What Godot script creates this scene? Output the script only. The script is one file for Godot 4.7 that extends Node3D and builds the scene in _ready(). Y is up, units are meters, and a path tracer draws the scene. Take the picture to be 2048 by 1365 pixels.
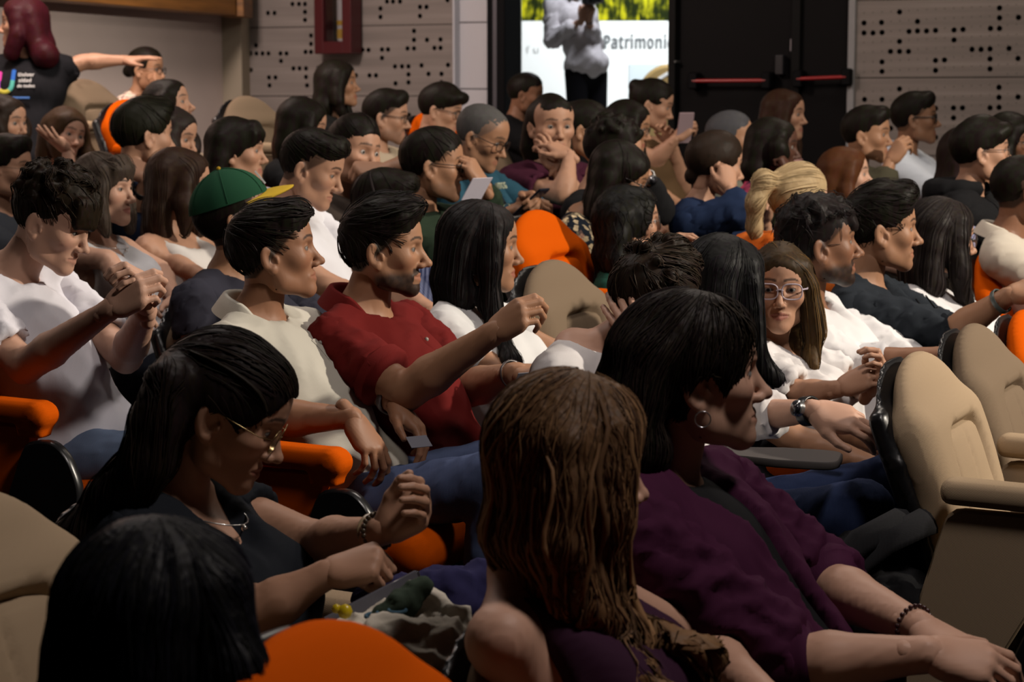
extends Node3D

const CH := 1.38            # the camera's height over the floor of the middle row
const FPX := 4000.0         # focal length in pixels of the 2048 x 1365 frame
const TILT := 0.12004       # the lens looks this far down (radians)
var M := {}

func at(x: float, y: float, depth: float) -> Vector3:      # the point seen at a pixel, that far in front of the lens
	var d := Basis(Vector3.RIGHT, -TILT) * Vector3((x - 1024.0) / FPX, (682.5 - y) / FPX, -1.0)
	return Vector3(0, CH, 0) + d * (depth / -d.z)

const FX := .9026           # the rows look along (FX, FZ); they run along (FZ, -FX)
const FZ := .4305
func along(p: Vector3) -> Vector2:        # metres towards the stage and metres along a row, from the middle row's first seat
	var q := Vector2(p.x + .51, p.z + 4.63)
	return Vector2(q.x * FX + q.y * FZ, q.x * FZ - q.y * FX)
func spot_of(f: float, r: float, y := 0.0) -> Vector3:
	return Vector3(-.51 + f * FX + r * FZ, y, -4.63 + f * FZ - r * FX)
func floor_y(x: float, z: float) -> float:
	var q := along(Vector3(x, 0, z))
	return -.06 * clampf(roundf(q.x / .86), -9, 3) + .025 * clampf(q.y, -5, 9) - .03

func _ready():
	# ------------------------------------------------ camera
	var cam := Camera3D.new()
	cam.name = "camera"
	cam.fov = rad_to_deg(2.0 * atan(682.5 / FPX))
	cam.position = Vector3(0, CH, 0)
	cam.rotation.x = -TILT
	cam.near = .05
	var ca := CameraAttributesPhysical.new()
	ca.frustum_focal_length = 12.0 / tan(atan(682.5 / FPX))
	ca.frustum_focus_distance = 4.0
	ca.exposure_aperture = 8.0
	ca.frustum_near = .05
	ca.frustum_far = 80
	cam.attributes = ca
	cam.far = 80
	add_child(cam)
	# ------------------------------------------------ air and exposure
	var we := WorldEnvironment.new()
	we.name = "environment"
	var e := Environment.new()
	e.background_mode = Environment.BG_COLOR
	e.background_color = Color(0, 0, 0)
	e.tonemap_mode = Environment.TONE_MAPPER_LINEAR
	e.tonemap_exposure = .85
	e.sdfgi_enabled = true
	e.ssao_enabled = true
	e.ssil_enabled = true
	we.environment = e
	add_child(we)
	# ------------------------------------------------ lights of the hall
	spot("stage_lamp", Vector3(5.6, 3.75, -4.1), Vector3(.1, .9, -6.6), 31.0, 54.0, Color(1, .95, .88))
	lamp("house_lamp", Vector3(1.2, 4.1, -6.6), Vector3(.9, 0, -6.2), .8, 4.0, Color(1, .95, .9))
	lamp("house_lamp", Vector3(1.5, 4.1, -2.3), Vector3(1.1, 0, -2.7), .5, 8.5, Color(1, .95, .92))
	lamp("house_lamp", Vector3(-1.3, 4.1, -6.0), Vector3(-1.2, 0, -6.0), .7, 4.5, Color(1, .95, .92))
	lamp("house_lamp", Vector3(-2.2, 3.7, -9.0), Vector3(-3.1, 1.2, -11.6), .6, 15.0, Color(1, .91, .86))
	lamp("house_lamp", Vector3(2.4, 3.95, -9.6), Vector3(2.4, 0, -10.3), .6, 3.2, Color(1, .93, .85))
	lamp("corridor_lamp", Vector3(2.0, 3.6, -15.6), Vector3(1.1, 1.4, -19.0), 1.2, 19.0, Color(.97, 1, 1))
	lamp("corridor_lamp", Vector3(1.0, 4.1, -13.6), Vector3(.5, 1.4, -14.8), .5, 8.0, Color(.97, .97, 1))
	# ------------------------------------------------ materials shared by all
	M.skin = mat(Color.WHITE, .52)
	M.skin.vertex_color_use_as_albedo = true
	M.skin.metallic_specular = .38
	M.hair = mat(Color.WHITE, .52)
	M.hair.vertex_color_use_as_albedo = true
	M.hair.metallic_specular = .22
	hall()
	seats()
	crowd()
	props()

func lamp(called: String, p: Vector3, to: Vector3, size: float, energy: float, col: Color):
	var t := Transform3D(Basis.IDENTITY, p).looking_at(to, Vector3.UP if absf((to - p).normalized().y) < .99 else Vector3.FORWARD)
	var l := AreaLight3D.new()
	l.name = called + "_light"
	l.area_size = Vector2(size, size)
	l.light_color = col
	l.light_energy = energy
	l.shadow_enabled = true
	l.transform = t.translated_local(Vector3(0, 0, -.03))
	l.set("area_range", 60.0)
	add_child(l, true)
	var m := MB.new()
	m.rbox(Vector3(0, 0, .06), Vector3(size * .5 + .04, size * .5 + .04, .05), .01)
	var o := MeshInstance3D.new()
	o.name = called
	o.mesh = m.mesh(mat(Color(.03, .03, .03), .5))
	o.transform = t
	o.set_meta("kind", "structure")
	add_child(o, true)
	var g := MB.new()
	g.rbox(Vector3(0, 0, .008), Vector3(size * .5, size * .5, .004), .001)
	var k := MeshInstance3D.new()
	k.name = "lamp_glass"
	var gm := mat(Color(.9, .9, .9), .5)
	gm.emission_enabled = true
	gm.emission = col
	gm.emission_energy_multiplier = .6
	k.mesh = g.mesh(gm)
	o.add_child(k)

func spot(called: String, p: Vector3, to: Vector3, angle: float, energy: float, col: Color):
	var t := Transform3D(Basis.IDENTITY, p).looking_at(to, Vector3.UP)
	var l := SpotLight3D.new()
	l.name = called + "_light"
	l.light_color = col
	l.light_energy = energy
	l.light_size = .12
	l.spot_angle = angle
	l.spot_angle_attenuation = .6
	l.spot_range = 60.0
	l.spot_attenuation = 2.0
	l.shadow_enabled = true
	l.transform = t.translated_local(Vector3(0, 0, -.05))
	add_child(l, true)
	var m := MB.new()
	m.tube(PackedVector3Array([Vector3(0, 0, .34), Vector3(0, 0, .3), Vector3(0, 0, .0), Vector3(0, 0, -.02)]), PackedFloat32Array([.09, .13, .15, .15]), 24, 1.0, Vector3.UP, false, true)
	var o := MeshInstance3D.new()
	o.name = called
	o.mesh = m.mesh(mat(Color(.02, .02, .02), .5))
	o.transform = t.translated_local(Vector3(0, 0, .06))
	o.set_meta("kind", "structure")
	add_child(o, true)
	var g := MB.new()
	g.tube(PackedVector3Array([Vector3(0, 0, -.03), Vector3(0, 0, -.035)]), PackedFloat32Array([.12, .12]), 24)
	var k := MeshInstance3D.new()
	k.name = "lamp_glass"
	var gm := mat(Color(.9, .9, .9), .5)
	gm.emission_enabled = true
	gm.emission = col
	gm.emission_energy_multiplier = .6
	k.mesh = g.mesh(gm)
	o.add_child(k)

# ---------------------------------------------------------------- materials
func mat(c: Color, rough := .8, metal := 0.0) -> StandardMaterial3D:      # c is a linear base colour
	var m := StandardMaterial3D.new()
	m.albedo_color = c.linear_to_srgb()
	m.roughness = rough
	m.metallic = metal
	m.metallic_specular = .5 if rough < .5 else .2
	return m

var cached := {}
func noise_tex(freq: float, normal: bool, strength := 4.0, seed_ := 1, kind := FastNoiseLite.TYPE_SIMPLEX_SMOOTH, lo := .8) -> Texture2D:
	var key := [freq, normal, strength, seed_, kind, lo]
	if not cached.has(key):
		var n := FastNoiseLite.new()
		n.frequency = freq
		n.seed = seed_
		n.noise_type = kind
		n.fractal_octaves = 4
		var t := NoiseTexture2D.new()
		t.width = 256
		t.height = 256
		t.seamless = true
		t.noise = n
		t.as_normal_map = normal
		t.bump_strength = strength
		if not normal:
			var g := Gradient.new()
			g.colors = PackedColorArray([Color(lo, lo, lo), Color(1, 1, 1)])
			t.color_ramp = g
		cached[key] = t
	return cached[key]

func weave_tex(kind: String) -> Texture2D:
	var key := "weave " + kind
	if not cached.has(key):
		var im := Image.create(64, 64, false, Image.FORMAT_RGB8)
		for y in 64:
			for x in 64:
				var v := .5
				if kind == "mesh":
					v = .5 + .5 * sin(x * TAU / 8.0) * sin((y + (4 if int(x / 8.0) % 2 == 0 else 0)) * TAU / 8.0)
				elif kind == "denim":
					v = .5 + .5 * sin((x + y) * TAU / 8.0)
				else:
					v = .5 + .3 * sin(x * TAU / 8.0) + .2 * sin(y * TAU / 4.0)
				im.set_pixel(x, y, Color(v, v, v))
		im.bump_map_to_normal_map(1.5)
		cached[key] = ImageTexture.create_from_image(im)
	return cached[key]

func cloth(c: Color, weave := "knit") -> StandardMaterial3D:
	var key := "cloth" + weave + str(c)
	if not cached.has(key):
		var m := mat(c, .85)
		m.normal_enabled = true
		m.normal_texture = weave_tex(weave)
		m.normal_scale = .35
		m.uv1_triplanar = true
		m.uv1_world_triplanar = true
		m.uv1_scale = Vector3.ONE * 45.0
		cached[key] = m
	return cached[key]

func gloss(c: Color, rough := .3, metal := 0.0) -> StandardMaterial3D:
	var key := "gloss%s%s%s" % [c, rough, metal]
	if not cached.has(key):
		cached[key] = mat(c, rough, metal)
	return cached[key]

func pane(c: Color, a: float) -> StandardMaterial3D:
	var key := "pane%s%s" % [c, a]
	if not cached.has(key):
		var m := mat(c, .03)
		m.albedo_color.a = a
		m.transparency = BaseMaterial3D.TRANSPARENCY_ALPHA
		cached[key] = m
	return cached[key]

func piece(called: String, m: MB, material: Material, parent: Node = self, label := "", category := "", group := "") -> MeshInstance3D:
	var o := MeshInstance3D.new()
	o.name = called
	o.mesh = m.mesh(material)
	parent.add_child(o, true)
	tag(o, label, category, group)
	return o

func tag(o: Node, label: String, category := "", group := ""):
	if label != "":
		o.set_meta("label", label)
	if category != "":
		o.set_meta("category", category)
	if group != "":
		o.set_meta("group", group)

func structure(called: String, m: MB, material: Material) -> MeshInstance3D:
	var o := piece(called, m, material)
	o.set_meta("kind", "structure")
	return o

func group_node(called: String, p: Vector3, label: String, category: String, group := "") -> Node3D:
	var o := Node3D.new()
	o.name = called
	add_child(o, true)
	o.position = p
	tag(o, label, category, group)
	return o
# ---------------------------------------------------------------- the hall
const WX := -1.816          # where the far wall starts, at the column
const WZ := -13.6
func wall_pt(t: float, y := 0.0, out := 0.0) -> Vector3:      # t metres along the far wall to the right, out metres into the hall
	return Vector3(WX + t * FX - out * FZ, y, WZ + t * FZ + out * FX)
func wall_hit(px: float, py: float, out := 0.0) -> Vector2:   # where a line of sight meets the far wall: (t, y)
	var a := at(px, py, 1.0) - Vector3(0, CH, 0)
	var n := Vector3(-FZ, 0, FX)
	var o := wall_pt(0, 0, out)
	var s := (o - Vector3(0, CH, 0)).dot(n) / a.dot(n)
	var p := Vector3(0, CH, 0) + a * s
	return Vector2((p - o).dot(Vector3(FX, 0, FZ)), p.y)
func wall_basis() -> Basis:
	return Basis(Vector3(FX, 0, FZ), Vector3.UP, Vector3(-FZ, 0, FX))

func board(m: MB, t0: float, t1: float, y0: float, y1: float, o0: float, o1: float, ch := .004):
	m.rbox(wall_pt((t0 + t1) * .5, (y0 + y1) * .5, (o0 + o1) * .5), Vector3(absf(t1 - t0) * .5, absf(y1 - y0) * .5, absf(o1 - o0) * .5), ch, wall_basis())

func hall():
	var plaster := mat(Color(.62, .52, .49), .85)
	plaster.albedo_texture = noise_tex(.01, false, 1, 4, FastNoiseLite.TYPE_SIMPLEX_SMOOTH, .92)
	plaster.uv1_triplanar = true
	plaster.uv1_world_triplanar = true
	plaster.uv1_scale = Vector3.ONE * .4
	var carpet := mat(Color(.012, .011, .012), .95)
	carpet.normal_enabled = true
	carpet.normal_texture = noise_tex(.2, true, 6.0, 2)
	carpet.uv1_triplanar = true
	carpet.uv1_world_triplanar = true
	carpet.uv1_scale = Vector3.ONE * 3.0
	# tiers of the floor
	for row in range(-9, 4):
		var m := MB.new()
		var f0 := (row - .5) * .86 if row > -9 else -9.5
		var f1 := (row + .5) * .86 if row < 3 else 7.5
		var p := []
		for y in [0, 1]:
			for r in [-5.2, 10.5]:
				for f in [f0, f1]:
					p.append(spot_of(f, r, (-.06 * row + .025 * clampf(r, -5, 9) - .03) if y == 1 else -.7))
		for q in [[0, 1, 3, 2], [4, 5, 7, 6], [0, 1, 5, 4], [2, 3, 7, 6], [0, 2, 6, 4], [1, 3, 7, 5]]:
			var b := m.v.size()
			var w: Vector3 = (p[q[2]] - p[q[0]]).cross(p[q[1]] - p[q[0]]).normalized()
			var mid: Vector3 = (p[0] + p[7]) * .5
			if w.dot((p[q[0]] + p[q[2]]) * .5 - mid) < 0.0:
				w = -w
			for k in q:
				m.v.append(p[k]); m.n.append(w)
			m.quad(b, b + 1, b + 2, b + 3)
		structure("floor", m, carpet)
	var m := MB.new()
	m.rbox(Vector3(0, 4.3, -7), Vector3(10, .12, 14), .01)
	structure("ceiling", m, mat(Color(.10, .09, .085), .9))
	# far wall: boards pierced with round holes
	var tone := mat(Color(.33, .29, .27), .7)
	tone.albedo_texture = noise_tex(.006, false, 1, 7, FastNoiseLite.TYPE_SIMPLEX_SMOOTH, .82)
	tone.uv1_triplanar = true
	tone.uv1_world_triplanar = true
	tone.uv1_scale = Vector3(.35, 6.0, .35)
	var hole := mat(Color(.006, .005, .005), .9)
	var t_jamb := wall_hit(908, 200).x
	var t_open := wall_hit(1012, 200).x
	var t_leaf := wall_hit(1340, 200).x
	var t_right := wall_hit(1705, 200).x
	m = MB.new()
	board(m, -.2, t_jamb, -.2, 4.2, -.22, -.03)
	var wl := structure("wall_far", m, hole)
	m = MB.new()
	board(m, t_right, t_right + 5.5, -.2, 4.2, -.22, -.03)
	var wr := structure("wall_far", m, hole)
	var L := [[433, 8], [585, 8], [598, 8], [610, 8], [635, 6], [497, 12], [536, 26], [549, 26], [610, 24], [610, 40], [774, 3], [786, 3], [800, 3], [895, 0], [840, 14], [853, 14], [761, 17], [761, 34], [840, 32], [828, 62], [622, 71], [622, 88], [488, 76], [828, 80], [854, 80], [881, 79], [512, 91], [501, 107], [513, 107], [525, 107], [537, 107], [561, 107], [573, 107], [611, 104], [622, 104], [725, 100], [737, 100], [764, 99], [776, 99], [815, 97], [828, 97], [869, 96], [881, 96], [562, 122], [489, 125], [491, 140], [502, 140], [764, 116], [587, 137], [599, 137], [612, 137], [637, 136], [699, 135], [790, 133], [804, 133], [817, 133], [843, 131], [896, 130], [538, 155], [551, 155], [612, 154], [712, 151], [739, 151], [752, 151], [817, 149], [857, 148], [883, 148], [539, 171], [614, 171], [791, 167], [817, 165], [883, 165], [728, 198], [818, 197], [729, 215], [742, 214], [818, 230], [504, 190], [550, 190], [575, 206]]
	var Rr := [[1728, 46], [1763, 45], [1799, 24], [1835, 43], [1728, 66], [1746, 66], [1764, 65], [1818, 63], [1835, 62], [1853, 62], [1871, 61], [1908, 60], [1926, 59], [1999, 16], [1999, 36], [1981, 57], [1999, 57], [2037, 35], [1799, 83], [1781, 103], [1799, 103], [1817, 103], [1908, 80], [1944, 99], [1962, 99], [1980, 98], [2018, 97], [1764, 124], [1764, 143], [1871, 121], [1889, 120], [1871, 141], [1980, 118], [1980, 138], [2036, 117], [1799, 178], [1729, 199], [1764, 199], [1746, 218], [1764, 217], [1871, 217], [1907, 216], [1925, 216], [1907, 236], [1980, 216], [1998, 215], [1998, 175], [1998, 195], [2036, 194], [1781, 257], [1799, 257], [1764, 276], [1871, 275], [1889, 275], [1764, 295], [1944, 256], [2018, 255]]
	# boards, each its own piece, with the seams the picture shows
	var seam_l := [wall_hit(700, 320).y, wall_hit(700, 192).y, wall_hit(700, 52).y, wall_hit(700, -90).y, wall_hit(700, -230).y]
	seam_l.push_front(seam_l[0] - .9)
	for i in seam_l.size() - 1:
		pierced(0, t_jamb, seam_l[i] + .003, seam_l[i + 1] - .003, L, tone, hole, wl)
	var seam_r := [wall_hit(1880, 470).y, wall_hit(1880, 312).y, wall_hit(1880, 155).y, wall_hit(1880, -3).y, wall_hit(1880, -160).y]
	seam_r.push_front(seam_r[0] - .9)
	for i in seam_r.size() - 1:
		pierced(t_right + .012, t_right + 5.4, seam_r[i] + .003, seam_r[i + 1] - .003, Rr, tone, hole, wr)
	var tr := MB.new()
	board(tr, t_right - .03, t_right + .012, -.2, 4.2, -.04, .02)
	structure("trim_1", tr, mat(Color(.32, .32, .33), .5))
	# pin holes between the big ones on the right
	var pin := MB.new()
	for i in 19:
		for j in 14:
			var px := 1728.0 + 17.95 * i
			var py := 26.0 + 19.7 * j - .055 * (px - 1728.0)
			if absf(py - 158) < 9:
				continue
			var w := wall_hit(px, py)
			pin.tube(PackedVector3Array([wall_pt(w.x, w.y, -.004), wall_pt(w.x, w.y, .0012)]), PackedFloat32Array([.0028, .0028]), 5)
	var ph := piece("pin_hole", pin, hole, wr)
	ph.set_meta("kind", "stuff")
	# white jamb panels and the black frame
	var white := mat(Color(.62, .62, .66), .6)
	m = MB.new()
	board(m, t_jamb, wall_hit(984, 200).x, -.2, 4.2, -.26, -.09)
	var wj := structure("wall_far", m, mat(Color(.1, .1, .1)))
	var ys := [-.2, wall_hit(945, 178).y, wall_hit(945, 44).y, wall_hit(945, -90).y, 4.2]
	for i in 4:
		var b := MB.new()
		board(b, t_jamb + .003, wall_hit(984, 200).x, ys[i] + .003, ys[i + 1] - .003, -.09, -.06, .003)
		piece("white_panel", b, white, wj)
	m = MB.new()
	board(m, t_jamb - .004, t_jamb + .012, -.2, 4.2, -.06, .012)
	structure("trim_2", m, mat(Color(.6, .62, .68), .4))
	var black := mat(Color(.005, .005, .006), .55)
	m = MB.new()
	board(m, wall_hit(980, 200).x, wall_hit(1016, 200).x, -.2, 4.2, -.2, .05, .008)
	var fr := structure("trim_3", m, black)
	m = MB.new()
	board(m, wall_hit(993, 200).x, wall_hit(1001, 200).x, -.2, 4.2, .05, .056, .002)
	piece("metal_strip", m, gloss(Color(.12, .12, .14), .4, .6), fr)
	m = MB.new()
	board(m, wall_hit(1016, 200).x, t_right, 3.05, 4.2, -.2, 0)
	structure("wall_far", m, black)
	# the double door, its two leaves and their push bars
	var dr := Node3D.new()
	dr.name = "door_1"
	dr.set_meta("kind", "structure")
	add_child(dr)
	for lf in [[1340, 1586], [1592, 1704]]:
		m = MB.new()
		board(m, wall_hit(lf[0], 200).x, wall_hit(lf[1], 200).x, .12, 3.05, -.09, -.03, .006)
		piece("door_leaf", m, mat(Color(.006, .0055, .006), .55), dr)
	m = MB.new()
	board(m, wall_hit(1340, 200).x - .01, wall_hit(1352, 200).x, .12, 3.05, -.03, .02, .006)
	board(m, wall_hit(1580, 200).x, wall_hit(1598, 200).x, .12, 3.05, -.03, .0, .004)
	piece("door_stile", m, mat(Color(.008, .008, .008), .5), dr)
	for bar in [[1385, 162, 1531, 161], [1594, 158, 1692, 154]]:
		var a := wall_hit(bar[0], bar[1], .06)
		var b := wall_hit(bar[2], bar[3], .06)
		m = MB.new()
		m.tube(PackedVector3Array([wall_pt(a.x, a.y, .06), wall_pt(b.x, b.y, .06)]), PackedFloat32Array([.011, .011]), 10)
		piece("push_bar", m, gloss(Color(.35, .02, .022), .3), dr, "red push bar")
		m = MB.new()
		for q in [a, b]:
			board(m, q.x - .03, q.x + .03, q.y - .05, q.y + .05, -.03, .07, .01)
		piece("push_bar_bracket", m, black, dr)
	m = MB.new()
	var lk := wall_hit(1560, 130)
	board(m, lk.x - .025, lk.x + .03, lk.y - .06, lk.y + .06, -.03, .03, .008)
	piece("door_lock", m, gloss(Color(.015, .015, .018), .35), dr)
	m = MB.new()
	var st := wall_hit(1583, 90)
	board(m, st.x - .017, st.x + .017, st.y - .036, st.y + .036, -.03, -.026, .001)
	piece("door_sticker", m, mat(Color(.45, .42, .44), .6), dr, "small pale sticker")
	m = MB.new()
	m.tube(PackedVector3Array([wall_pt(wall_hit(1354, 124).x, wall_hit(1354, 124).y, -.03), wall_pt(wall_hit(1354, 124).x, wall_hit(1354, 124).y, .03)]), PackedFloat32Array([.01, .01]), 10)
	piece("door_stud", m, gloss(Color(.3, .3, .3), .3, .8), dr)
	# left wall with its column and the timber soffit
	var c0 := at(452, 200, 13.45)
	var dirl := Vector3(.33, 0, -.944)
	var nl := Vector3(.944, 0, .33)
	var lb := Basis(dirl, Vector3.UP, dirl.cross(Vector3.UP))
	m = MB.new()
	var cc := c0 - dirl * 4.6
	m.rbox(Vector3(cc.x, 2.0, cc.z) - nl * .1, Vector3(4.6, 2.3, .1), .004, lb)
	structure("wall_left", m, plaster)
	m = MB.new()
	var cl := at(471, 200, 13.42)
	m.rbox(Vector3(cl.x, 2.0, cl.z - .12), Vector3(.073, 2.3, .14), .01, Basis(Vector3.UP, -.15))
	structure("trim_4", m, mat(Color(.36, .31, .24), .8))
	var wood := mat(Color(.36, .15, .03), .45)
	wood.albedo_texture = noise_tex(.012, false, 1, 9, FastNoiseLite.TYPE_SIMPLEX_SMOOTH, .7)
	wood.uv1_triplanar = true
	wood.uv1_world_triplanar = true
	wood.uv1_scale = Vector3(.5, 5, .5)
	m = MB.new()
	var b0 := at(447, 31, 13.1)
	var bm := b0 - dirl * 3.2 + Vector3.UP * .13 
	m.rbox(bm, Vector3(3.2, .13, .09), .004, lb)
	structure("trim_5", m, wood)
	m = MB.new()
	var bc := at(469, 33, 13.12)
	m.rbox(bc + Vector3(0, .13, -.12), Vector3(.075, .13, .13), .004, Basis(Vector3.UP, -.1))
	structure("trim_6", m, wood)
	m = MB.new()
	m.rbox(b0 - dirl * 3.1 + Vector3.UP * .85 - nl * .05, Vector3(3.3, .55, .12), .004, lb)
	structure("wall_left", m, plaster)
	# closing walls behind the lens and on the stage side
	m = MB.new()
	m.rbox(Vector3(0, 2, 6.6), Vector3(9.5, 2.4, .1), .01)
	structure("wall_back", m, mat(Color(.06, .05, .05), .9))
	m = MB.new()
	m.rbox(Vector3(8.6, 2, -5), Vector3(.1, 2.4, 12), .01)
	structure("wall_right", m, mat(Color(.08, .07, .07), .9))
	m = MB.new()
	m.rbox(Vector3(-6.0, 2, 0), Vector3(.1, 2.4, 7), .01)
	structure("wall_side", m, mat(Color(.06, .05, .05), .9))
	corridor()

# one board with its round holes cut right through, so that the dark cavity behind shows
func pierced(t0: float, t1: float, y0: float, y1: float, spots: Array, tone: Material, dark: Material, parent: Node3D):
	var mid := Vector2((t0 + t1) * .5, (y0 + y1) * .5)
	var hx := (t1 - t0) * .5
	var hy := (y1 - y0) * .5
	var pts := PackedVector2Array()
	for i in 25:
		var u := -hx + 2.0 * hx * i / 24.0
		pts.append(Vector2(u, -hy)); pts.append(Vector2(u, hy))
	for i in range(1, 6):
		var u := -hy + 2.0 * hy * i / 6.0
		pts.append(Vector2(-hx, u)); pts.append(Vector2(hx, u))
	var holes := []
	const R := .0158
	var inside := MB.new()
	for h in spots:
		var w := wall_hit(h[0], h[1])
		if w.x < t0 + .022 or w.x > t1 - .022 or w.y < y0 + .022 or w.y > y1 - .022:
			continue
		var c := Vector2(w.x - mid.x, w.y - mid.y)
		holes.append(c)
		var b := inside.v.size()
		for k in 16:
			var d := Vector2(cos(TAU * k / 16.0), sin(TAU * k / 16.0))
			pts.append(c + d * R)
			for z in [0.0, -.03]:
				inside.v.append(Vector3(c.x + d.x * R, c.y + d.y * R, z))
				inside.n.append(Vector3(-d.x, -d.y, 0))
		for k in 16:
			inside.quad(b + k * 2, b + k * 2 + 1, b + ((k + 1) % 16) * 2 + 1, b + ((k + 1) % 16) * 2)
	var tri := Geometry2D.triangulate_delaunay(pts)
	var m := MB.new()
	for p in pts:
		m.v.append(Vector3(p.x, p.y, 0)); m.n.append(Vector3(0, 0, 1))
	for t in range(0, tri.size(), 3):
		var c := (pts[tri[t]] + pts[tri[t + 1]] + pts[tri[t + 2]]) / 3.0
		var open := false
		for h in holes:
			if c.distance_to(h) < R * .97:
				open = true
				break
		if not open:
			m.ix.append(tri[t]); m.ix.append(tri[t + 1]); m.ix.append(tri[t + 2])
	for e in [[Vector3(-hx, -hy, 0), Vector3(hx, -hy, 0), Vector3.DOWN], [Vector3(-hx, hy, 0), Vector3(hx, hy, 0), Vector3.UP], [Vector3(-hx, -hy, 0), Vector3(-hx, hy, 0), Vector3.LEFT], [Vector3(hx, -hy, 0), Vector3(hx, hy, 0), Vector3.RIGHT]]:
		var b := m.v.size()
		for q in [e[0], e[1], e[1] + Vector3(0, 0, -.03), e[0] + Vector3(0, 0, -.03)]:
			m.v.append(q); m.n.append(e[2])
		m.quad(b, b + 1, b + 2, b + 3)
	var am := m.mesh(tone)
	inside.surface(am, dark)
	var o := MeshInstance3D.new()
	o.name = "acoustic_panel"
	o.mesh = am
	o.transform = Transform3D(wall_basis(), wall_pt(mid.x, mid.y, 0))
	parent.add_child(o, true)

func letters(text: String, size: float, depth: float, font := "Droid Sans", bold := false) -> TextMesh:
	var t := TextMesh.new()
	t.text = text
	var f := SystemFont.new()
	f.font_names = PackedStringArray([font])
	f.font_weight = 700 if bold else 400
	t.font = f
	t.font_size = 64
	t.pixel_size = size / 64.0
	t.depth = depth
	return t

func corridor():
	# a pale lobby beyond the door
	var pale := mat(Color(.55, .55, .53), .8)
	var m := MB.new()
	var y0 := .5
	m.rbox(Vector3(1.5, y0 - .1, -17.0), Vector3(6, .1, 4.6), .01)
	structure("floor", m, mat(Color(.3, .29, .27), .5))
	m = MB.new()
	m.rbox(Vector3(1.5, 4.3, -17.0), Vector3(6, .1, 4.4), .01)
	structure("ceiling", m, pale)
	m = MB.new()
	m.rbox(Vector3(1.5, 2.2, -20.6), Vector3(6, 2.2, .1), .01)
	structure("wall_lobby", m, pale)
	for x in [-2.6, 7.2]:
		m = MB.new()
		m.rbox(Vector3(x, 2.2, -17.4), Vector3(.1, 2.2, 3.4), .01)
		structure("wall_lobby", m, pale)
	# the exhibition banner
	var z := 18.0
	var a := at(1043, 42, z)
	var b := at(1480, 300, z)
	var ban := group_node("exhibition_banner", Vector3((a.x + b.x) * .5, y0, -z), "large white exhibition banner with grey word Patrimonio and a leafy strip above, seen through doorway", "banner")
	var W := -ban.position
	m = MB.new()
	m.rbox(W + Vector3((a.x + b.x) * .5, (a.y + y0) * .5 + .05, -z), Vector3((b.x - a.x) * .5, (a.y - y0) * .5 - .05, .02), .004)
	piece("white_board", m, mat(Color(.86, .86, .86), .7), ban)
	var leafy := mat(Color.WHITE, .7)
	leafy.albedo_texture = leaf_print()
	m = MB.new()
	var top := at(1043, -150, z).y
	var base := m.v.size()
	m.rbox(W + Vector3((a.x + b.x) * .5, (a.y + top) * .5, -z + .0), Vector3((b.x - a.x) * .5, (top - a.y) * .5, .02), .002)
	for p in m.v:
		m.uv.append(Vector2(p.x / (b.x - a.x) + .5, -(p.y + W.y - top) / (b.x - a.x)))
	piece("leafy_print", m, leafy, ban)
	var ink := mat(Color(.15, .155, .165), .7)
	var tx := letters("Patrimonio", .165, .006, "Droid Sans", true)
	tx.horizontal_alignment = HORIZONTAL_ALIGNMENT_LEFT
	var o := MeshInstance3D.new()
	o.name = "lettering"
	tx.material = ink
	o.mesh = tx
	var tp := at(1206, 84, z - .03)
	o.transform = Transform3D(Basis.IDENTITY.scaled(Vector3(.72, 1.0, 1)), W + tp)
	ban.add_child(o)
	var pale_ink := mat(Color(.62, .62, .62), .7)
	var fu := letters("f u", .08, .004)
	fu.material = pale_ink
	o = MeshInstance3D.new()
	o.name = "lettering"
	o.mesh = fu
	o.transform = Transform3D(Basis.IDENTITY.scaled(Vector3(1.3, 1, 1)), W + at(1066, 99, z - .03))
	ban.add_child(o, true)
	m = MB.new()
	var q0 := at(1258, 128, z - .03)
	var q1 := at(1345, 230, z - .03)
	m.rbox(W + (q0 + q1) * .5, Vector3((q1.x - q0.x) * .5, (q0.y - q1.y) * .5, .004), .001)
	piece("printed_picture", m, mat(Color(.6, .66, .70), .7), ban)
	# grey pillar at the left of the doorway
	m = MB.new()
	m.rbox(at(1005, 100, 16.5) * Vector3(1, 0, 1) + Vector3(-.1, 2.2, 0), Vector3(.24, 2.2, .15), .02)
	structure("trim_7", m, mat(Color(.5, .51, .46), .7))
	# the rounded tan board in front of the banner
	var ct := at(1335, 235, 16.0)
	var t := group_node("rounded_stand", Vector3(ct.x, y0, ct.z), "tan rounded display stand behind the dark door leaf", "stand")
	m = MB.new()
	var rw := []
	for zz in [[-.03, .94], [-.02, 1.0], [.02, 1.0], [.03, .94]]:
		var r := PackedVector3Array()
		for i in 24:
			var an := PI * i / 23.0
			r.append(Vector3(cos(an) * .30 * zz[1], ct.y - y0 - .05 + sin(an) * .47 * zz[1], zz[0]))
		r.append(Vector3(-.30 * zz[1], 0, zz[0]))
		r.append(Vector3(.30 * zz[1], 0, zz[0]))
		rw.append(r)
	m.sheet(rw, true)
	for e in [0, 3]:
		var k := m.v.size()
		m.v.append(Vector3(0, .3, rw[e][0].z)); m.n.append(Vector3(0, 0, -1 if e == 0 else 1))
		for p in rw[e]:
			m.v.append(p); m.n.append(Vector3(0, 0, -1 if e == 0 else 1))
		for i in 26:
			m.ix.append(k); m.ix.append(k + 1 + i); m.ix.append(k + 1 + (i + 1) % 26)
	piece("board", m, mat(Color(.33, .22, .09), .6), t)
	m = MB.new()
	m.rbox(Vector3(-.03, ct.y - y0 + .33, .032), Vector3(.055, .012, .004), .002, Basis(Vector3.BACK, .55))
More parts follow.
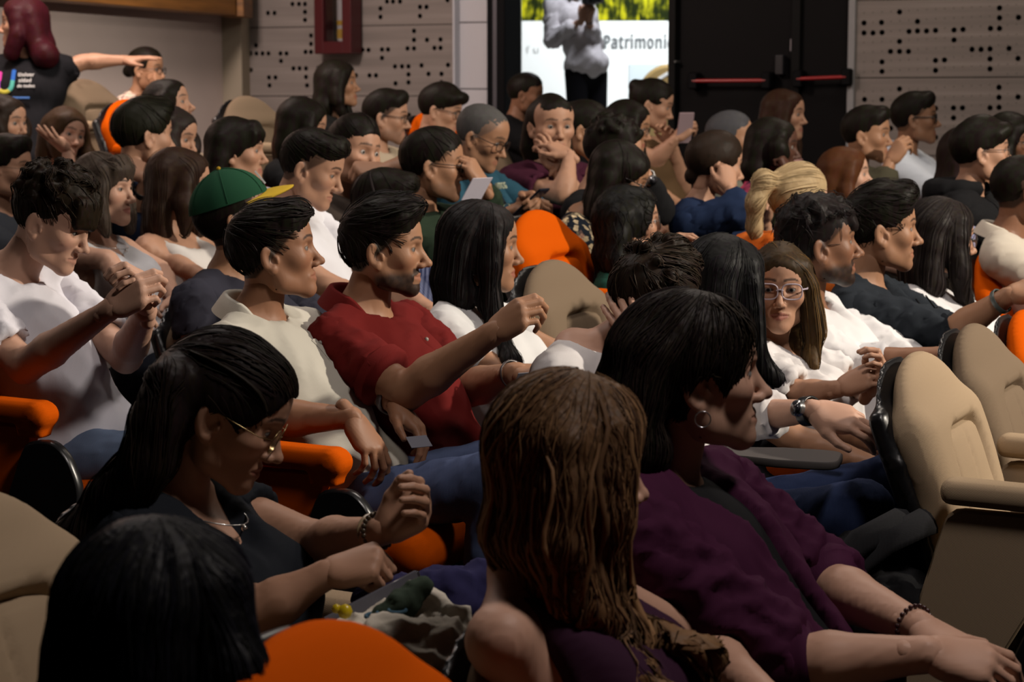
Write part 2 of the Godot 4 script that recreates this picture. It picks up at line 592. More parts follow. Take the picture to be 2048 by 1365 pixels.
	piece("white_stripe", m, mat(Color(.75, .75, .75), .6), t)
	extinguisher()

func leaf_print() -> Texture2D:
	var im := Image.create(512, 256, false, Image.FORMAT_RGB8)
	var n := FastNoiseLite.new()
	n.frequency = .035; n.seed = 8
	n.fractal_octaves = 4
	for y in 256:
		for x in 512:
			var v := n.get_noise_2d(x * .6 + y * .5, y * 1.1 - x * .3) * .5 + .5
			var w := n.get_noise_2d(x * 2.6 + 90.0, y * .9) * .5 + .5
			var c := Color(.10, .13, .02).lerp(Color(.75, .72, .10), smoothstep(.35, .72, v * .6 + w * .4))
			im.set_pixel(x, y, c)
	return ImageTexture.create_from_image(im)

func extinguisher():
	var a := wall_hit(645, -70, .05)
	var b := wall_hit(718, 108, .05)
	var o := group_node("fire_extinguisher_cabinet", wall_pt((a.x + b.x) * .5, b.y, .0), "dark red wall cabinet holding a fire extinguisher on the pierced wall", "cabinet")
	o.basis = wall_basis()
	var w := (b.x - a.x) * .5
	var h := (a.y - b.y)
	var red := gloss(Color(.07, .004, .007), .4)
	var m := MB.new()
	m.rbox(Vector3(0, h * .5, .02), Vector3(w, h * .5, .012), .004)
	piece("cabinet_back", m, mat(Color(.012, .008, .008), .6), o)
	m = MB.new()
	for s in [-1.0, 1.0]:
		m.rbox(Vector3(s * (w - .03), h * .5, .09), Vector3(.035, h * .5, .07), .006)
	m.rbox(Vector3(0, .04, .09), Vector3(w - .06, .04, .07), .006)
	m.rbox(Vector3(0, h - .04, .09), Vector3(w - .06, .04, .07), .006)
	piece("cabinet_frame", m, red, o)
	m = MB.new()
	m.rbox(Vector3(0, h * .5, .135), Vector3(w - .06, h * .5 - .075, .002), .0005)
	piece("cabinet_glass", m, pane(Color(.03, .03, .03), .08), o)
	var e := group_node("fire_extinguisher", o.position + o.basis * Vector3(.03, .085, .08), "pale fire extinguisher with yellow bands standing inside the dark red wall cabinet", "extinguisher")
	e.basis = o.basis
	m = MB.new()
	m.tube(PackedVector3Array([Vector3(0, .0, 0), Vector3(0, .02, 0), Vector3(0, .36, 0), Vector3(0, .41, 0), Vector3(0, .43, 0)]), PackedFloat32Array([.032, .036, .036, .024, .012]), 18)
	piece("cylinder", m, mat(Color(.42, .42, .45), .4), e)
	m = MB.new()
	m.tube(PackedVector3Array([Vector3(0, .015, 0), Vector3(0, .075, 0)]), PackedFloat32Array([.0368, .0368]), 18)
	m.tube(PackedVector3Array([Vector3(0, .10, 0), Vector3(0, .13, 0)]), PackedFloat32Array([.0368, .0368]), 18)
	piece("yellow_band", m, mat(Color(.45, .28, .04), .5), e)
	m = MB.new()
	m.rbox(Vector3(-.015, .455, 0), Vector3(.04, .01, .01), .003)
	m.rbox(Vector3(0, .44, 0), Vector3(.012, .02, .012), .003)
	piece("valve", m, gloss(Color(.2, .2, .2), .3, .7), e)
# ---------------------------------------------------------------- seats
var seat_parts := {}
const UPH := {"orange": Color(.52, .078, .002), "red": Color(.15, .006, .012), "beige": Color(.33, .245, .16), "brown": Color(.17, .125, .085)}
func seat_shapes():
	var lean := Basis(Vector3.RIGHT, -.36)          # the back leans away from the sitter
	var o := Vector3(0, .40, -.155)
	var T := Transform3D(lean, o)
	var f := Fld.new()
	f.T = T
	# padded roll: up both sides and over an arched top
	f.box(Vector3(0, .19, .0), Vector3(.232, .22, .046), .04, Basis.IDENTITY, .02)
	f.ell(Vector3(0, .345, .002), Vector3(.238, .185, .056), Basis.IDENTITY, .05)
	f.box(Vector3(0, .13, .052), Vector3(.135, .24, .04), .06, Basis.IDENTITY, .022, 1)
	var m := f.nets(.009)
	seat_parts.roll = m
	f = Fld.new()
	f.T = T
	f.box(Vector3(0, .125, .029), Vector3(.126, .230, .020), .02, Basis.IDENTITY, .01)
	f.ell(Vector3(0, .30, .026), Vector3(.124, .075, .026), Basis.IDENTITY, .02)
	f.cap(Vector3(0, -.1, .053), Vector3(0, .40, .055), .0055, .0055, .008, 1)
	seat_parts.panel = f.nets(.009)
	f = Fld.new()
	f.T = T
	f.box(Vector3(0, .19, -.046), Vector3(.243, .25, .016), .015, Basis.IDENTITY, .01)
	f.ell(Vector3(0, .345, -.046), Vector3(.246, .19, .020), Basis.IDENTITY, .03)
	for s in [-1.0, 1.0]:
		f.chain([Vector3(s * .238, -.06, -.035), Vector3(s * .240, .33, -.03), Vector3(s * .215, .43, -.034)], [.012, .013, .008], .01)
	seat_parts.shell = f.nets(.008)
	f = Fld.new()
	f.box(Vector3(0, .435, .045), Vector3(.225, .05, .205), .045, Basis(Vector3.RIGHT, -.09), .02)
	f.cap(Vector3(-.19, .45, .215), Vector3(.19, .45, .215), .05, .05, .03)
	seat_parts.pan = f.nets(.011)
	f = Fld.new()
	f.box(Vector3(0, .662, -.06), Vector3(.036, .026, .145), .022, Basis(Vector3.RIGHT, .02), .01)
	f.cap(Vector3(-.012, .653, .078), Vector3(.012, .653, .078), .026, .026, .02)
	f.box(Vector3(0, .625, .05), Vector3(.026, .022, .035), .012, Basis.IDENTITY, .015)
	seat_parts.arm = f.nets(.007)
	seat_parts.side = prism([[-.19, .63], [.06, .63], [.04, .57], [-.09, .32], [-.10, .10], [-.26, .10], [-.27, .35]], .016, .03)
	seat_parts.leaf = prism([[.05, .60], [.13, .605], [.17, .57], [.20, .50], [.14, .14], [-.08, .10], [-.07, .31]], .013, .03)
	var p := MB.new()
	p.rbox(Vector3(0, .21, .0), Vector3(.17, .20, .05), .01)
	p.rbox(Vector3(0, .012, .03), Vector3(.2, .012, .14), .006)
	seat_parts.foot = p

func prism(pts: Array, half: float, round_: float) -> MB:      # an outline in (z, y), thick along x, with rounded rims
	var ring := PackedVector2Array()
	var k := pts.size()
	for i in k:
		var a := Vector2(pts[(i + k - 1) % k][0], pts[(i + k - 1) % k][1])
		var b := Vector2(pts[i][0], pts[i][1])
		var c := Vector2(pts[(i + 1) % k][0], pts[(i + 1) % k][1])
		var r := minf(round_, minf((a - b).length(), (c - b).length()) * .45)
		var p := b + (a - b).normalized() * r
		var q := b + (c - b).normalized() * r
		for s in 4:
			var t := s / 3.0
			ring.append(p.lerp(b, t).lerp(b.lerp(q, t), t))
	var m := MB.new()
	var c0 := Vector2.ZERO
	for p in ring:
		c0 += p / ring.size()
	var rows := []
	for q in [[-half, -.006], [-half * .6, .0], [half * .6, .0], [half, -.006]]:
		var r := PackedVector3Array()
		for p in ring:
			var s: Vector2 = p + (p - c0).normalized() * float(q[1])
			r.append(Vector3(q[0], s.y, s.x))
		rows.append(r)
	m.sheet(rows, true)
	for e in [0, 3]:
		var b := m.v.size()
		m.v.append(Vector3(rows[e][0].x, c0.y, c0.x)); m.n.append(Vector3(-1 if e == 0 else 1, 0, 0))
		for p in rows[e]:
			m.v.append(p); m.n.append(Vector3(-1 if e == 0 else 1, 0, 0))
		for i in ring.size():
			m.ix.append(b); m.ix.append(b + 1 + i); m.ix.append(b + 1 + (i + 1) % ring.size())
	return m

var seat_mesh := {}
var seat_spots: Array[Vector2] = []
func seat(p: Vector3, dy: float, colour: String, arm: String, label: String, group := "", yaw := 25.5, bare := false, both := false) -> Node3D:
	for q in seat_spots:
		if q.distance_to(Vector2(p.x, p.z)) < .46:
			return null
	seat_spots.append(Vector2(p.x, p.z))
	if seat_parts.is_empty():
		seat_shapes()
	var root := group_node("auditorium_seat", p, label, "seat", "auditorium seats in rows")
	root.basis = facing(yaw)
	var up := fabric(UPH[colour])
	var ua := fabric(UPH[arm])
	var shell := gloss(Color(.005, .005, .006), .34)
	var dark := gloss(Color(.007, .007, .008), .3)
	for part in [["backrest_shell", "shell", shell], ["backrest_roll", "roll", up], ["backrest_panel", "panel", up], ["seat_cushion", "pan", up], ["armrest", "arm", ua], ["side_panel", "side", ua], ["folded_tablet", "leaf", dark], ["pedestal", "foot", dark]]:
		if bare and part[1] in ["arm", "side", "leaf"]:
			continue
		if not seat_mesh.has(part[1]):
			seat_mesh[part[1]] = (seat_parts[part[1]] as MB).mesh(null)
		var o := MeshInstance3D.new()
		o.name = part[0]
		o.mesh = seat_mesh[part[1]]
		o.set_surface_override_material(0, part[2])
		var x := -.278 if part[1] in ["arm", "side"] else -.302 if part[1] == "leaf" else 0.0
		o.position = Vector3(x, dy if part[1] != "foot" else 0.0, 0)
		root.add_child(o, true)
		if both and part[1] in ['arm', 'side']:
			var o2 := o.duplicate()
			o2.name = part[0]
			o2.position.x = -x
			root.add_child(o2, true)
	return root

func fabric(c: Color) -> StandardMaterial3D:
	var key := "fabric" + str(c)
	if not cached.has(key):
		var m := mat(c, .8)
		m.metallic_specular = .08
		m.normal_enabled = true
		m.normal_texture = weave_tex("mesh")
		m.normal_scale = .5
		m.uv1_triplanar = true
		m.uv1_scale = Vector3.ONE * 40.0
		cached[key] = m
	return cached[key]

# a seat whose near top corner of the back is seen at a pixel, at a depth
func seat_at(px: float, py: float, depth: float, colour: String, arm: String, label: String, group := "", yaw := 25.5, bare := false) -> Node3D:
	var c := at(px, py, depth)
	var b := facing(yaw)
	var p := c - b * Vector3(-.235, 0, -.34)
	var fy := floor_y(p.x, p.z)
	return seat(Vector3(p.x, fy, p.z), c.y - .86 - fy, colour, arm, label, group, yaw, bare)

# ---------------------------------------------------------------- people
func v3(a) -> Vector3:
	return Vector3(a[0], a[1], a[2])

func facing(yaw: float, pitch := 0.0, roll := 0.0) -> Basis:     # yaw 0 looks along +x, positive turns towards the camera
	var y := deg_to_rad(yaw)
	var p := deg_to_rad(pitch)
	var z := Vector3(cos(y) * cos(p), sin(p), sin(y) * cos(p))
	var x := Vector3.UP.cross(z).normalized()
	var up := z.cross(x)
	return Basis(x, up, z) * Basis(Vector3.BACK, deg_to_rad(roll))

var fold_noise: FastNoiseLite
func ruffle(m: MB, amp: float, freq: float, stretch: Vector3, seed_at := Vector3.ZERO):
	if fold_noise == null:
		fold_noise = FastNoiseLite.new()
		fold_noise.seed = 11
		fold_noise.noise_type = FastNoiseLite.TYPE_SIMPLEX
		fold_noise.frequency = 1.0
		fold_noise.fractal_type = FastNoiseLite.FRACTAL_RIDGED
		fold_noise.fractal_octaves = 2
	for i in m.v.size():
		var p := (m.v[i] + seed_at) * stretch * freq
		m.v[i] += m.n[i] * (amp * .8 * fold_noise.get_noise_3dv(p))
	m.smooth()

func two_bones(s: Vector3, w: Vector3, la: float, lb: float, pole: Vector3) -> Array:
	var d := w - s
	var l := d.length()
	if l > (la + lb) * .995:
		w = s + d * ((la + lb) * .995 / l)
		d = w - s
		l = d.length()
	var a := clampf((la * la - lb * lb + l * l) / (2.0 * l), -la, la)
	var h := sqrt(maxf(la * la - a * a, 0.0))
	var u := d / l
	var p := (pole - u * pole.dot(u)).normalized()
	return [s + u * a + p * h, w]

func wear(root: Node3D, called: String, m: MB, mat: Material, label := "") -> MeshInstance3D:
	var o := MeshInstance3D.new()
	o.name = called
	o.mesh = m.mesh(mat)
	if label != "":
		o.set_meta("label", label)
	root.add_child(o, true)
	return o

func person(d: Dictionary) -> Node3D:
	var hs: float = d.get("hs", 1.0)
	var fem: bool = d.get("fem", false)
	var z: float = d.z
	var H := at(d.px[0], d.px[1], z)
	var yaw: float = d.get("yaw", 15.0)
	var hb := facing(yaw, d.get("pitch", 0.0), d.get("roll", 0.0))
	var by: float = d.get("by", 25.5)
	var Bf := facing(by).z
	var Bl := facing(by).x
	var standing: bool = d.get("standing", false)
	var wb: float = d.get("b", .94 if fem else 1.0)
	var near := z < 6.3
	var cell := clampf(.0028 * z, .009, .022)
	# joints
	var skull := H + hb * Vector3(0, -.08, -.028) * hs
	var NB := skull + Vector3.DOWN * .085 * hs - Bf * .025
	NB += v3(d.get("nb", [0, 0, 0]))
	var base = Vector3(NB.x, 0, NB.z) + Bf * d.get("rec", .22)
	base.y = floor_y(base.x, base.z)
	var Pv = base
	if standing:
		Pv.y = NB.y - .50 * hs
		base.y = Pv.y - .93
	else:
		Pv.y = clampf(base.y + .52, NB.y - .56, NB.y - d.get("tl", .40))
	var root := Node3D.new()
	root.name = "person"
	add_child(root, true)
	root.position = base
	root.set_meta("label", d.label)
	root.set_meta("category", "person")
	if not standing:
		root.set_meta("group", "people seated in the audience")
	var W := Transform3D(Basis.IDENTITY, -base)
	var U = (NB - Pv).normalized()
	var L = (NB - Pv).length()
	var TX = (Bl - U * Bl.dot(U)).normalized()
	var TB := Basis(TX, U, TX.cross(U))
	var TT := W * Transform3D(TB, Pv)
	var sw: float = (.155 if fem else .178) * hs * wb
	var nr: float = (.045 if fem else .053) * hs * d.get("neckw", 1.0)
	var skin: Color = d.skin
	# arms
	var S := {}
	var E := {}
	var Wr := {}
	for side in ["l", "r"]:
		var sg := 1.0 if side == "l" else -1.0
		var a: Dictionary = d.get(side, {})
		S[side] = Pv + TB * (Vector3(sg * sw, L - .055, -.005) + v3(a.get("so", [0, 0, 0])))
		var w: Vector3
		if a.has("w"):
			w = at(a.w[0], a.w[1], z + a.w[2])
		else:
			w = Pv + Bf * .33 + Bl * .085 * sg + Vector3.UP * .13
		var la: float = .285 * hs
		var lb: float = .25 * hs
		if a.has("e"):
			E[side] = at(a.e[0], a.e[1], z + a.e[2])
			Wr[side] = w
		else:
			var pole: Vector3 = v3(a.pole) if a.has("pole") else -U * 1.0 + Bl * sg * .45 - Bf * .25
			var q := two_bones(S[side], w, la, lb, pole)
			E[side] = q[0]
			Wr[side] = q[1]
	# skin: neck, chest, arms as one field, then hands and head
	var f := Fld.new()
	f.T = W
	f.cap(NB + Vector3.DOWN * .03, skull.lerp(NB, .1), nr * 1.12, nr * .94, .02)
	f.T = TT
	f.ell(Vector3(0, L - .17, .0), Vector3(.145 * wb, .14, .092 if fem else .098) * hs, Basis.IDENTITY, .03)
	f.cap(Vector3(-sw * .95, L - .055, -.005), Vector3(sw * .95, L - .055, -.005), .044 * hs, .044 * hs, .04)
	for sg in [-1.0, 1.0]:
		f.cap(Vector3(0, L + .02, -.005), Vector3(sg * sw * .7, L - .035, -.008), .036 * hs, .034 * hs, .03)
		if fem:
			f.ell(Vector3(sg * .066, L - .2, .07), Vector3(.058, .06, .05), Basis.IDENTITY, .03)
	f.T = W
	var ar: float = (.85 if fem else 1.0) * hs * d.get("armw", 1.0)
	for side in ["l", "r"]:
		var e: Vector3 = E[side]
		var w: Vector3 = Wr[side]
		f.cap(S[side], e, .049 * ar, .040 * ar, .025)
		f.cap(e, e.lerp(w, .3), .040 * ar, .043 * ar, .012)
		f.cap(e.lerp(w, .3), w, .043 * ar, .0255 * ar, .012)
		var aa: Dictionary = d.get(side, {})
		var hdir: Vector3 = (at(aa.h[0], aa.h[1], z + aa.h[2]) - w).normalized() if aa.has("h") else (w - e).normalized()
		f.cap(w, w + hdir * .02, .0250 * ar, .0215 * ar, .012)
	var body := f.nets(cell)
	body.paint(skin)
	for side in ["l", "r"]:
		var a: Dictionary = d.get(side, {})
		var sg := 1.0 if side == "l" else -1.0
		var w: Vector3 = Wr[side]
		var fd: Vector3 = (w - E[side]).normalized()
		var hd := fd
		if a.has("h"):
			hd = (at(a.h[0], a.h[1], z + a.h[2]) - w).normalized()
		var up: Vector3 = v3(a.n) if a.has("n") else Vector3.UP * .9 + Bl * sg * .5
		var y := (up - hd * up.dot(hd)).normalized()
		var x := y.cross(hd)
		# the template is a right hand with the thumb at +x
		var hk: float = hs * (.92 if fem else 1.02)
		var hbs := Basis(x * hk, y * hk, hd * hk)
		if side == "l":
			hbs.x = -hbs.x
		body.add(hand_mesh(a.get("pose", "relax"), .0035 if near else .006), Transform3D(hbs, w - base), skin)
	var ht := W * Transform3D(hb.scaled(Vector3.ONE * hs), H)
	body.add(head_for(d, fem, .003 if near else .0055, ht))
	wear(root, "body", body, M.skin)
	# clothes
	dress(d, root, W, TT, TB, L, sw, wb, hs, nr, NB, skull, S, E, Wr, cell, fem)
	if d.has("hair"):
		hair(d, root, W, ht, H, hb, hs, NB, Bf, Bl, near, z)
	# the seat underneath
	if not standing:
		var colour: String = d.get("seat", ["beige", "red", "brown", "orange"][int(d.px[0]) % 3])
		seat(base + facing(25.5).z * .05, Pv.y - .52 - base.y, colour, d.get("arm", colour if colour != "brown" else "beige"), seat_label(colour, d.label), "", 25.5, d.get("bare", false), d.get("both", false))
	# legs
	if standing:
		var lf := Fld.new()
		lf.T = W * Transform3D(facing(by), Pv)
		lf.ell(Vector3(0, .0, -.01), Vector3(.168, .13, .12) * wb)
		for sg in [-1.0, 1.0]:
			lf.chain([Vector3(sg * .085, -.05, 0), Vector3(sg * .09, -.46, .02), Vector3(sg * .09, -.86, -.02)], [.092 * wb, .066, .05], .03)
		wear(root, "trousers", lf.nets(.016), cloth(d.get("legs", Color(.01, .01, .012))))
	else:
		var o := MeshInstance3D.new()
		o.name = "trousers"
		o.mesh = seated_legs(d.get("knee", ""))
		o.set_surface_override_material(0, cloth(d.get("legs", Color(.012, .014, .022))))
		o.transform = W * Transform3D(facing(d.get("ly", by)).scaled(Vector3.ONE * hs * .97), Pv)
		root.add_child(o, true)
	for sg in [-1.0, 1.0]:
		var o := MeshInstance3D.new()
		o.name = "shoe"
		o.mesh = shoe_mesh()
		o.set_surface_override_material(0, cloth(Color(.02, .02, .022)))
		var fp := Vector3(sg * .09, -.93, .0) if standing else Vector3(sg * .11, -.455, .40)
		o.transform = W * Transform3D(facing(by), Pv + facing(by) * fp)
		root.add_child(o, true)
	if d.has("glasses"):
		glasses(root, ht, d)
	for wd in d.get("wrist", []):
		band(root, W, E[wd[0]], Wr[wd[0]], wd, hs, ar)
	d.H = H; d.NB = NB; d.W = W; d.TT = TT; d.L = L; d.root = root; d.hb = hb; d.Pv = Pv; d.Wr = Wr; d.E = E; d.Bf = Bf; d.Bl = Bl; d.z = z; d.sw = sw; d.nr = nr; d.skull = skull; d.hs = hs
	return root

var legs_cache := {}
func seated_legs(kind: String) -> ArrayMesh:
	if not legs_cache.has(kind):
		var f := Fld.new()
		var kx := .17 if kind == "wide" else .11
		f.ell(Vector3(0, -.01, .0), Vector3(.17, .11, .13))
		var ky := .10 if kind == "wide" else .02
		var kz := .45 if kind == "wide" else .45
		for s in [-1.0, 1.0]:
			f.chain([Vector3(s * .085, -.02, .03), Vector3(s * kx, ky, kz)], [.092, .068], .05)
			f.chain([Vector3(s * kx, ky, kz), Vector3(s * (kx - .005), -.41, .40)], [.068, .056], .03)
		var m := f.nets(.012)
		ruffle(m, .005, 9.0, Vector3(1.4, .8, .8))
		legs_cache[kind] = m.mesh(null)
	return legs_cache[kind]

var shoe_cached: ArrayMesh
func shoe_mesh() -> ArrayMesh:
	if shoe_cached == null:
		var f := Fld.new()
		f.cap(Vector3(0, -.005, -.03), Vector3(0, -.025, .06), .043, .04, .02)
		f.ell(Vector3(0, -.022, .09), Vector3(.046, .034, .085), Basis.IDENTITY, .03)
		f.cap(Vector3(0, .04, -.02), Vector3(0, -.01, -.02), .042, .042, .02)
		f.plane(Vector3(0, -.052, 0), Vector3.DOWN)
		shoe_cached = f.nets(.012).mesh(null)
	return shoe_cached

# ---------------------------------------------------------------- clothes
func dress(d: Dictionary, root: Node3D, W: Transform3D, TT: Transform3D, TB: Basis, L: float, sw: float, wb: float, hs: float, nr: float, NB: Vector3, skull: Vector3, S: Dictionary, E: Dictionary, Wr: Dictionary, cell: float, fem: bool):
	var n := 0
	for t in d.top:
		var g: float = t.get("g", .0)          # how much looser than the skin
		var f := Fld.new()
		f.T = TT
		var tank: bool = t.get("tank", false)
		f.ell(Vector3(0, L - .175, .008), Vector3(.152 * wb * hs + .012 + g, .15 * hs, .103 * hs + g), Basis.IDENTITY, .03)
		f.ell(Vector3(0, .17, .018), Vector3(.142 * wb * hs + g, .2, (.098 if fem else .108) * d.get("belly", 1.0) + g), Basis.IDENTITY, .05)
		f.ell(Vector3(0, .015, .015), Vector3(.170 * wb + g, .11, .125 + g), Basis.IDENTITY, .05)
		if fem:
			for sg in [-1.0, 1.0]:
				f.ell(Vector3(sg * .066, L - .2, .078 + g), Vector3(.062, .064, .052), Basis.IDENTITY, .04)
		if tank:
			for sg in [-1.0, 1.0]:
				f.chain([Vector3(sg * .1, L - .18, -.06), Vector3(sg * .088, L - .03, -.03), Vector3(sg * .085, L - .035, .02), Vector3(sg * .09, L - .15, .08)], [.028, .019, .019, .028], .02)
				f.ell(Vector3(sg * (sw + .02), L - .10, -.002), Vector3(.055, .11, .075), Basis.IDENTITY, .01, 1)
		else:
			f.cap(Vector3(-sw, L - .055, -.006), Vector3(sw, L - .055, -.006), .055 * hs + g, .055 * hs + g, .05)
			for sg in [-1.0, 1.0]:
				f.cap(Vector3(sg * .02, L + .008, -.014), Vector3(sg * sw * .75, L - .035, -.01), .038 * hs + g, .044 * hs + g, .03)
		var neck: String = t.get("neck", "crew")
		f.T = W
		var nd := (skull - NB).normalized()
		f.cap(NB - nd * .035, NB + nd * .12, nr * 1.12 + .007, nr * 1.12 + .012, .006, 1)
		f.T = TT
		if neck == "v" or neck == "deepv":
			var dp := .13 if neck == "v" else .20
			f.cap(Vector3(0, L + .02, .06), Vector3(0, L - dp, .16), .07, .012, .006, 1)
		elif neck == "scoop":
			f.ell(Vector3(0, L + .0, .07), Vector3(.10, .11, .10), Basis.IDENTITY, .008, 1)
		elif neck == "open":
			f.box(Vector3(.0, L - .27, .2), Vector3(.03, .34, .14), .01, Basis.IDENTITY, .006, 1)
			f.cap(Vector3(0, L + .02, .06), Vector3(0, L - .22, .16), .065, .03, .006, 1)
		elif neck == "polo":
			f.cap(Vector3(0, L + .01, .07), Vector3(0, L - .09, .125), .045, .006, .004, 1)
		d.tf = f
		var m := f.nets(cell)
		ruffle(m, t.get("fold", .005), t.get("ff", 5.0), Vector3(1.3, .7, 1.0), Vector3(n * 3.1, root.position.x * 7.0, 0))
		var sl: float = t.get("sleeve", .55)
		if not tank and sl > 0.0:
			for side in ["l", "r"]:
				var e: Vector3 = E[side]
				var w: Vector3 = Wr[side]
				var s := Fld.new()
				s.T = W
				var r0 := .056 * hs + g
				var ar: float = hs * (.9 if fem else 1.0) * d.get("armw", 1.0)
				if sl <= 1.0:
					var q: Vector3 = S[side].lerp(e, sl)
					var fl: float = t.get("flare", .006)
					s.cap(S[side], S[side].lerp(e, minf(sl + .15, 1.1)), r0, (.048 + fl) * ar + g, .02)
					s.plane(q, e - S[side], .003)
					s.ell(q + (e - S[side]).normalized() * .01, Vector3.ONE * (.042 * ar + g), Basis.IDENTITY, .004, 1)
				else:
					var q: Vector3 = e.lerp(w, sl - 1.0)
					s.cap(S[side], e, r0, .049 * ar + g, .02)
					s.cap(e, e.lerp(w, minf(sl - .9, 1.1)), .049 * ar + g, (lerpf(.049, .036, sl - 1.0)) * ar + g, .015)
					s.plane(q, w - e, .003)
				var sm := s.nets(cell)
				ruffle(sm, t.get("fold", .005) * 1.2, t.get("ff", 5.0) * 2.2, Vector3(1, 1, 1), Vector3(1.7, root.position.x * 5.0, n))
				m.add(sm)
				if t.get("cuff", false):          # a rolled or ribbed band at the sleeve end
					var q: Vector3 = S[side].lerp(e, sl) if sl <= 1.0 else e.lerp(w, sl - 1.0)
					var dir: Vector3 = (e - S[side]).normalized() if sl <= 1.0 else (w - e).normalized()
					var rr: float = ((.048 + t.get("flare", .006)) * ar + g + .004) if sl <= 1.0 else lerpf(.052, .040, sl - 1.0) * ar + g + .004
					var cw: float = t.get("cuffw", .03)
					m.tube(PackedVector3Array([W * (q - dir * cw), W * (q - dir * cw * .9), W * q, W * (q + dir * .003)]), PackedFloat32Array([rr * .97, rr, rr, rr * .93]), 22, 1.0, Vector3.UP, false, true)
		m.c = PackedColorArray()
		var mat: Material = t.mat if t.has("mat") else cloth(t.col, t.get("weave", "knit"))
		var o := wear(root, t.get("name", "shirt"), m, mat, t.get("label", ""))
		if t.has("collar"):
			collar(d, t, root, W, TB, NB, skull, nr, L, TT, mat)
		n += 1

func collar(d: Dictionary, t: Dictionary, root: Node3D, W: Transform3D, TB: Basis, NB: Vector3, skull: Vector3, nr: float, L: float, TT: Transform3D, mat: Material):
	var hgt: float = t.collar
	var nd := (skull - NB).normalized()
	var c0 := NB + nd * .006
	var xb := TB.x
	var zb := xb.cross(nd).normalized()
	var rows := []
	var gap: float = t.get("gap", .42)
	var R := nr * 1.12 + .010
	for q in 6:
		var row := PackedVector3Array()
		for i in 33:
			var a := gap + (TAU - 2.0 * gap) * i / 32.0       # measured from the front
			var front := pow(maxf(cos(a), 0.0), 1.5)
			var up := [0.0, hgt * .75, hgt, hgt * .9, hgt * .3, -.012 - .03 * front][q] as float
			var out := [.0, .003, .008, .016, .024, .032 + .02 * front][q] as float
			var drop := -.055 * front - .012 * maxf(cos(a), 0.0)
			row.append(W * (c0 + (zb * cos(a) * 1.12 + xb * sin(a)) * (R + out) + nd * (up + drop)))
		rows.append(row)
	var m := MB.new()
	m.sheet(rows)
	var inner := []
	for r in rows:
		var rr := PackedVector3Array()
		for p in r:
			rr.append(p)
		inner.append(rr)
	wear(root, "collar", m, mat)

# a strap or chain round the forearm near the wrist: [side, distance from the wrist, half width, colour, kind]
func band(root: Node3D, W: Transform3D, e: Vector3, w: Vector3, wd: Array, hs: float, ar: float):
	var dir := (w - e).normalized()
	var c: Vector3 = W * (w - dir * wd[1])
	var x := (Vector3.UP - dir * dir.y).normalized()
	var y := dir.cross(x)
	var m := MB.new()
	var r: float = lerpf(.0265, .043, clampf(wd[1] / (.7 * .25 * hs), 0, 1)) * ar + .004
	var kind: String = wd[4]
	if kind == "beads":
		for i in 22:
			var a := TAU * i / 22.0
			bead(m, c + (x * cos(a) + y * sin(a)) * r, .0042)
	else:
		var rows := []
		for i in 29:
			var a := TAU * i / 28.0
			var q := x * cos(a) + y * sin(a)
			rows.append(PackedVector3Array([c + q * (r - .001) - dir * wd[2], c + q * (r + .0025) - dir * wd[2], c + q * (r + .0025) + dir * wd[2], c + q * (r - .001) + dir * wd[2]]))
		m.sheet(rows)
	var o := wear(root, "wristwatch" if kind == "watch" else "bracelet", m, gloss(wd[3]))
	if kind == "watch":
		var dm := MB.new()
		var q: Vector3 = (v3(wd[5]) - dir * v3(wd[5]).dot(dir)).normalized() if wd.size() > 5 else x
		dm.tube(PackedVector3Array([c + q * (r - .001), c + q * (r + .009)]), PackedFloat32Array([.0185, .0185]), 24, 1.0, dir)
		var k := MeshInstance3D.new()
		k.name = "watch_case"
		k.mesh = dm.mesh(gloss(Color(.35, .35, .36), .25, .9))
		o.add_child(k)
		var fm := MB.new()
		fm.tube(PackedVector3Array([c + q * (r + .0085), c + q * (r + .0105)]), PackedFloat32Array([.015, .015]), 24, 1.0, dir)
		var k2 := MeshInstance3D.new()
		k2.name = "watch_face"
		k2.mesh = fm.mesh(gloss(Color(.02, .02, .025), .15))
		o.add_child(k2)

func bead(m: MB, c: Vector3, r: float):
	var rows := []
	for i in 5:
		var row := PackedVector3Array()
		var a := PI * i / 4.0
		for s in 7:
			var b := TAU * s / 7.0
			row.append(c + Vector3(sin(a) * cos(b), cos(a), sin(a) * sin(b)) * r)
		rows.append(row)
	m.sheet(rows, true)

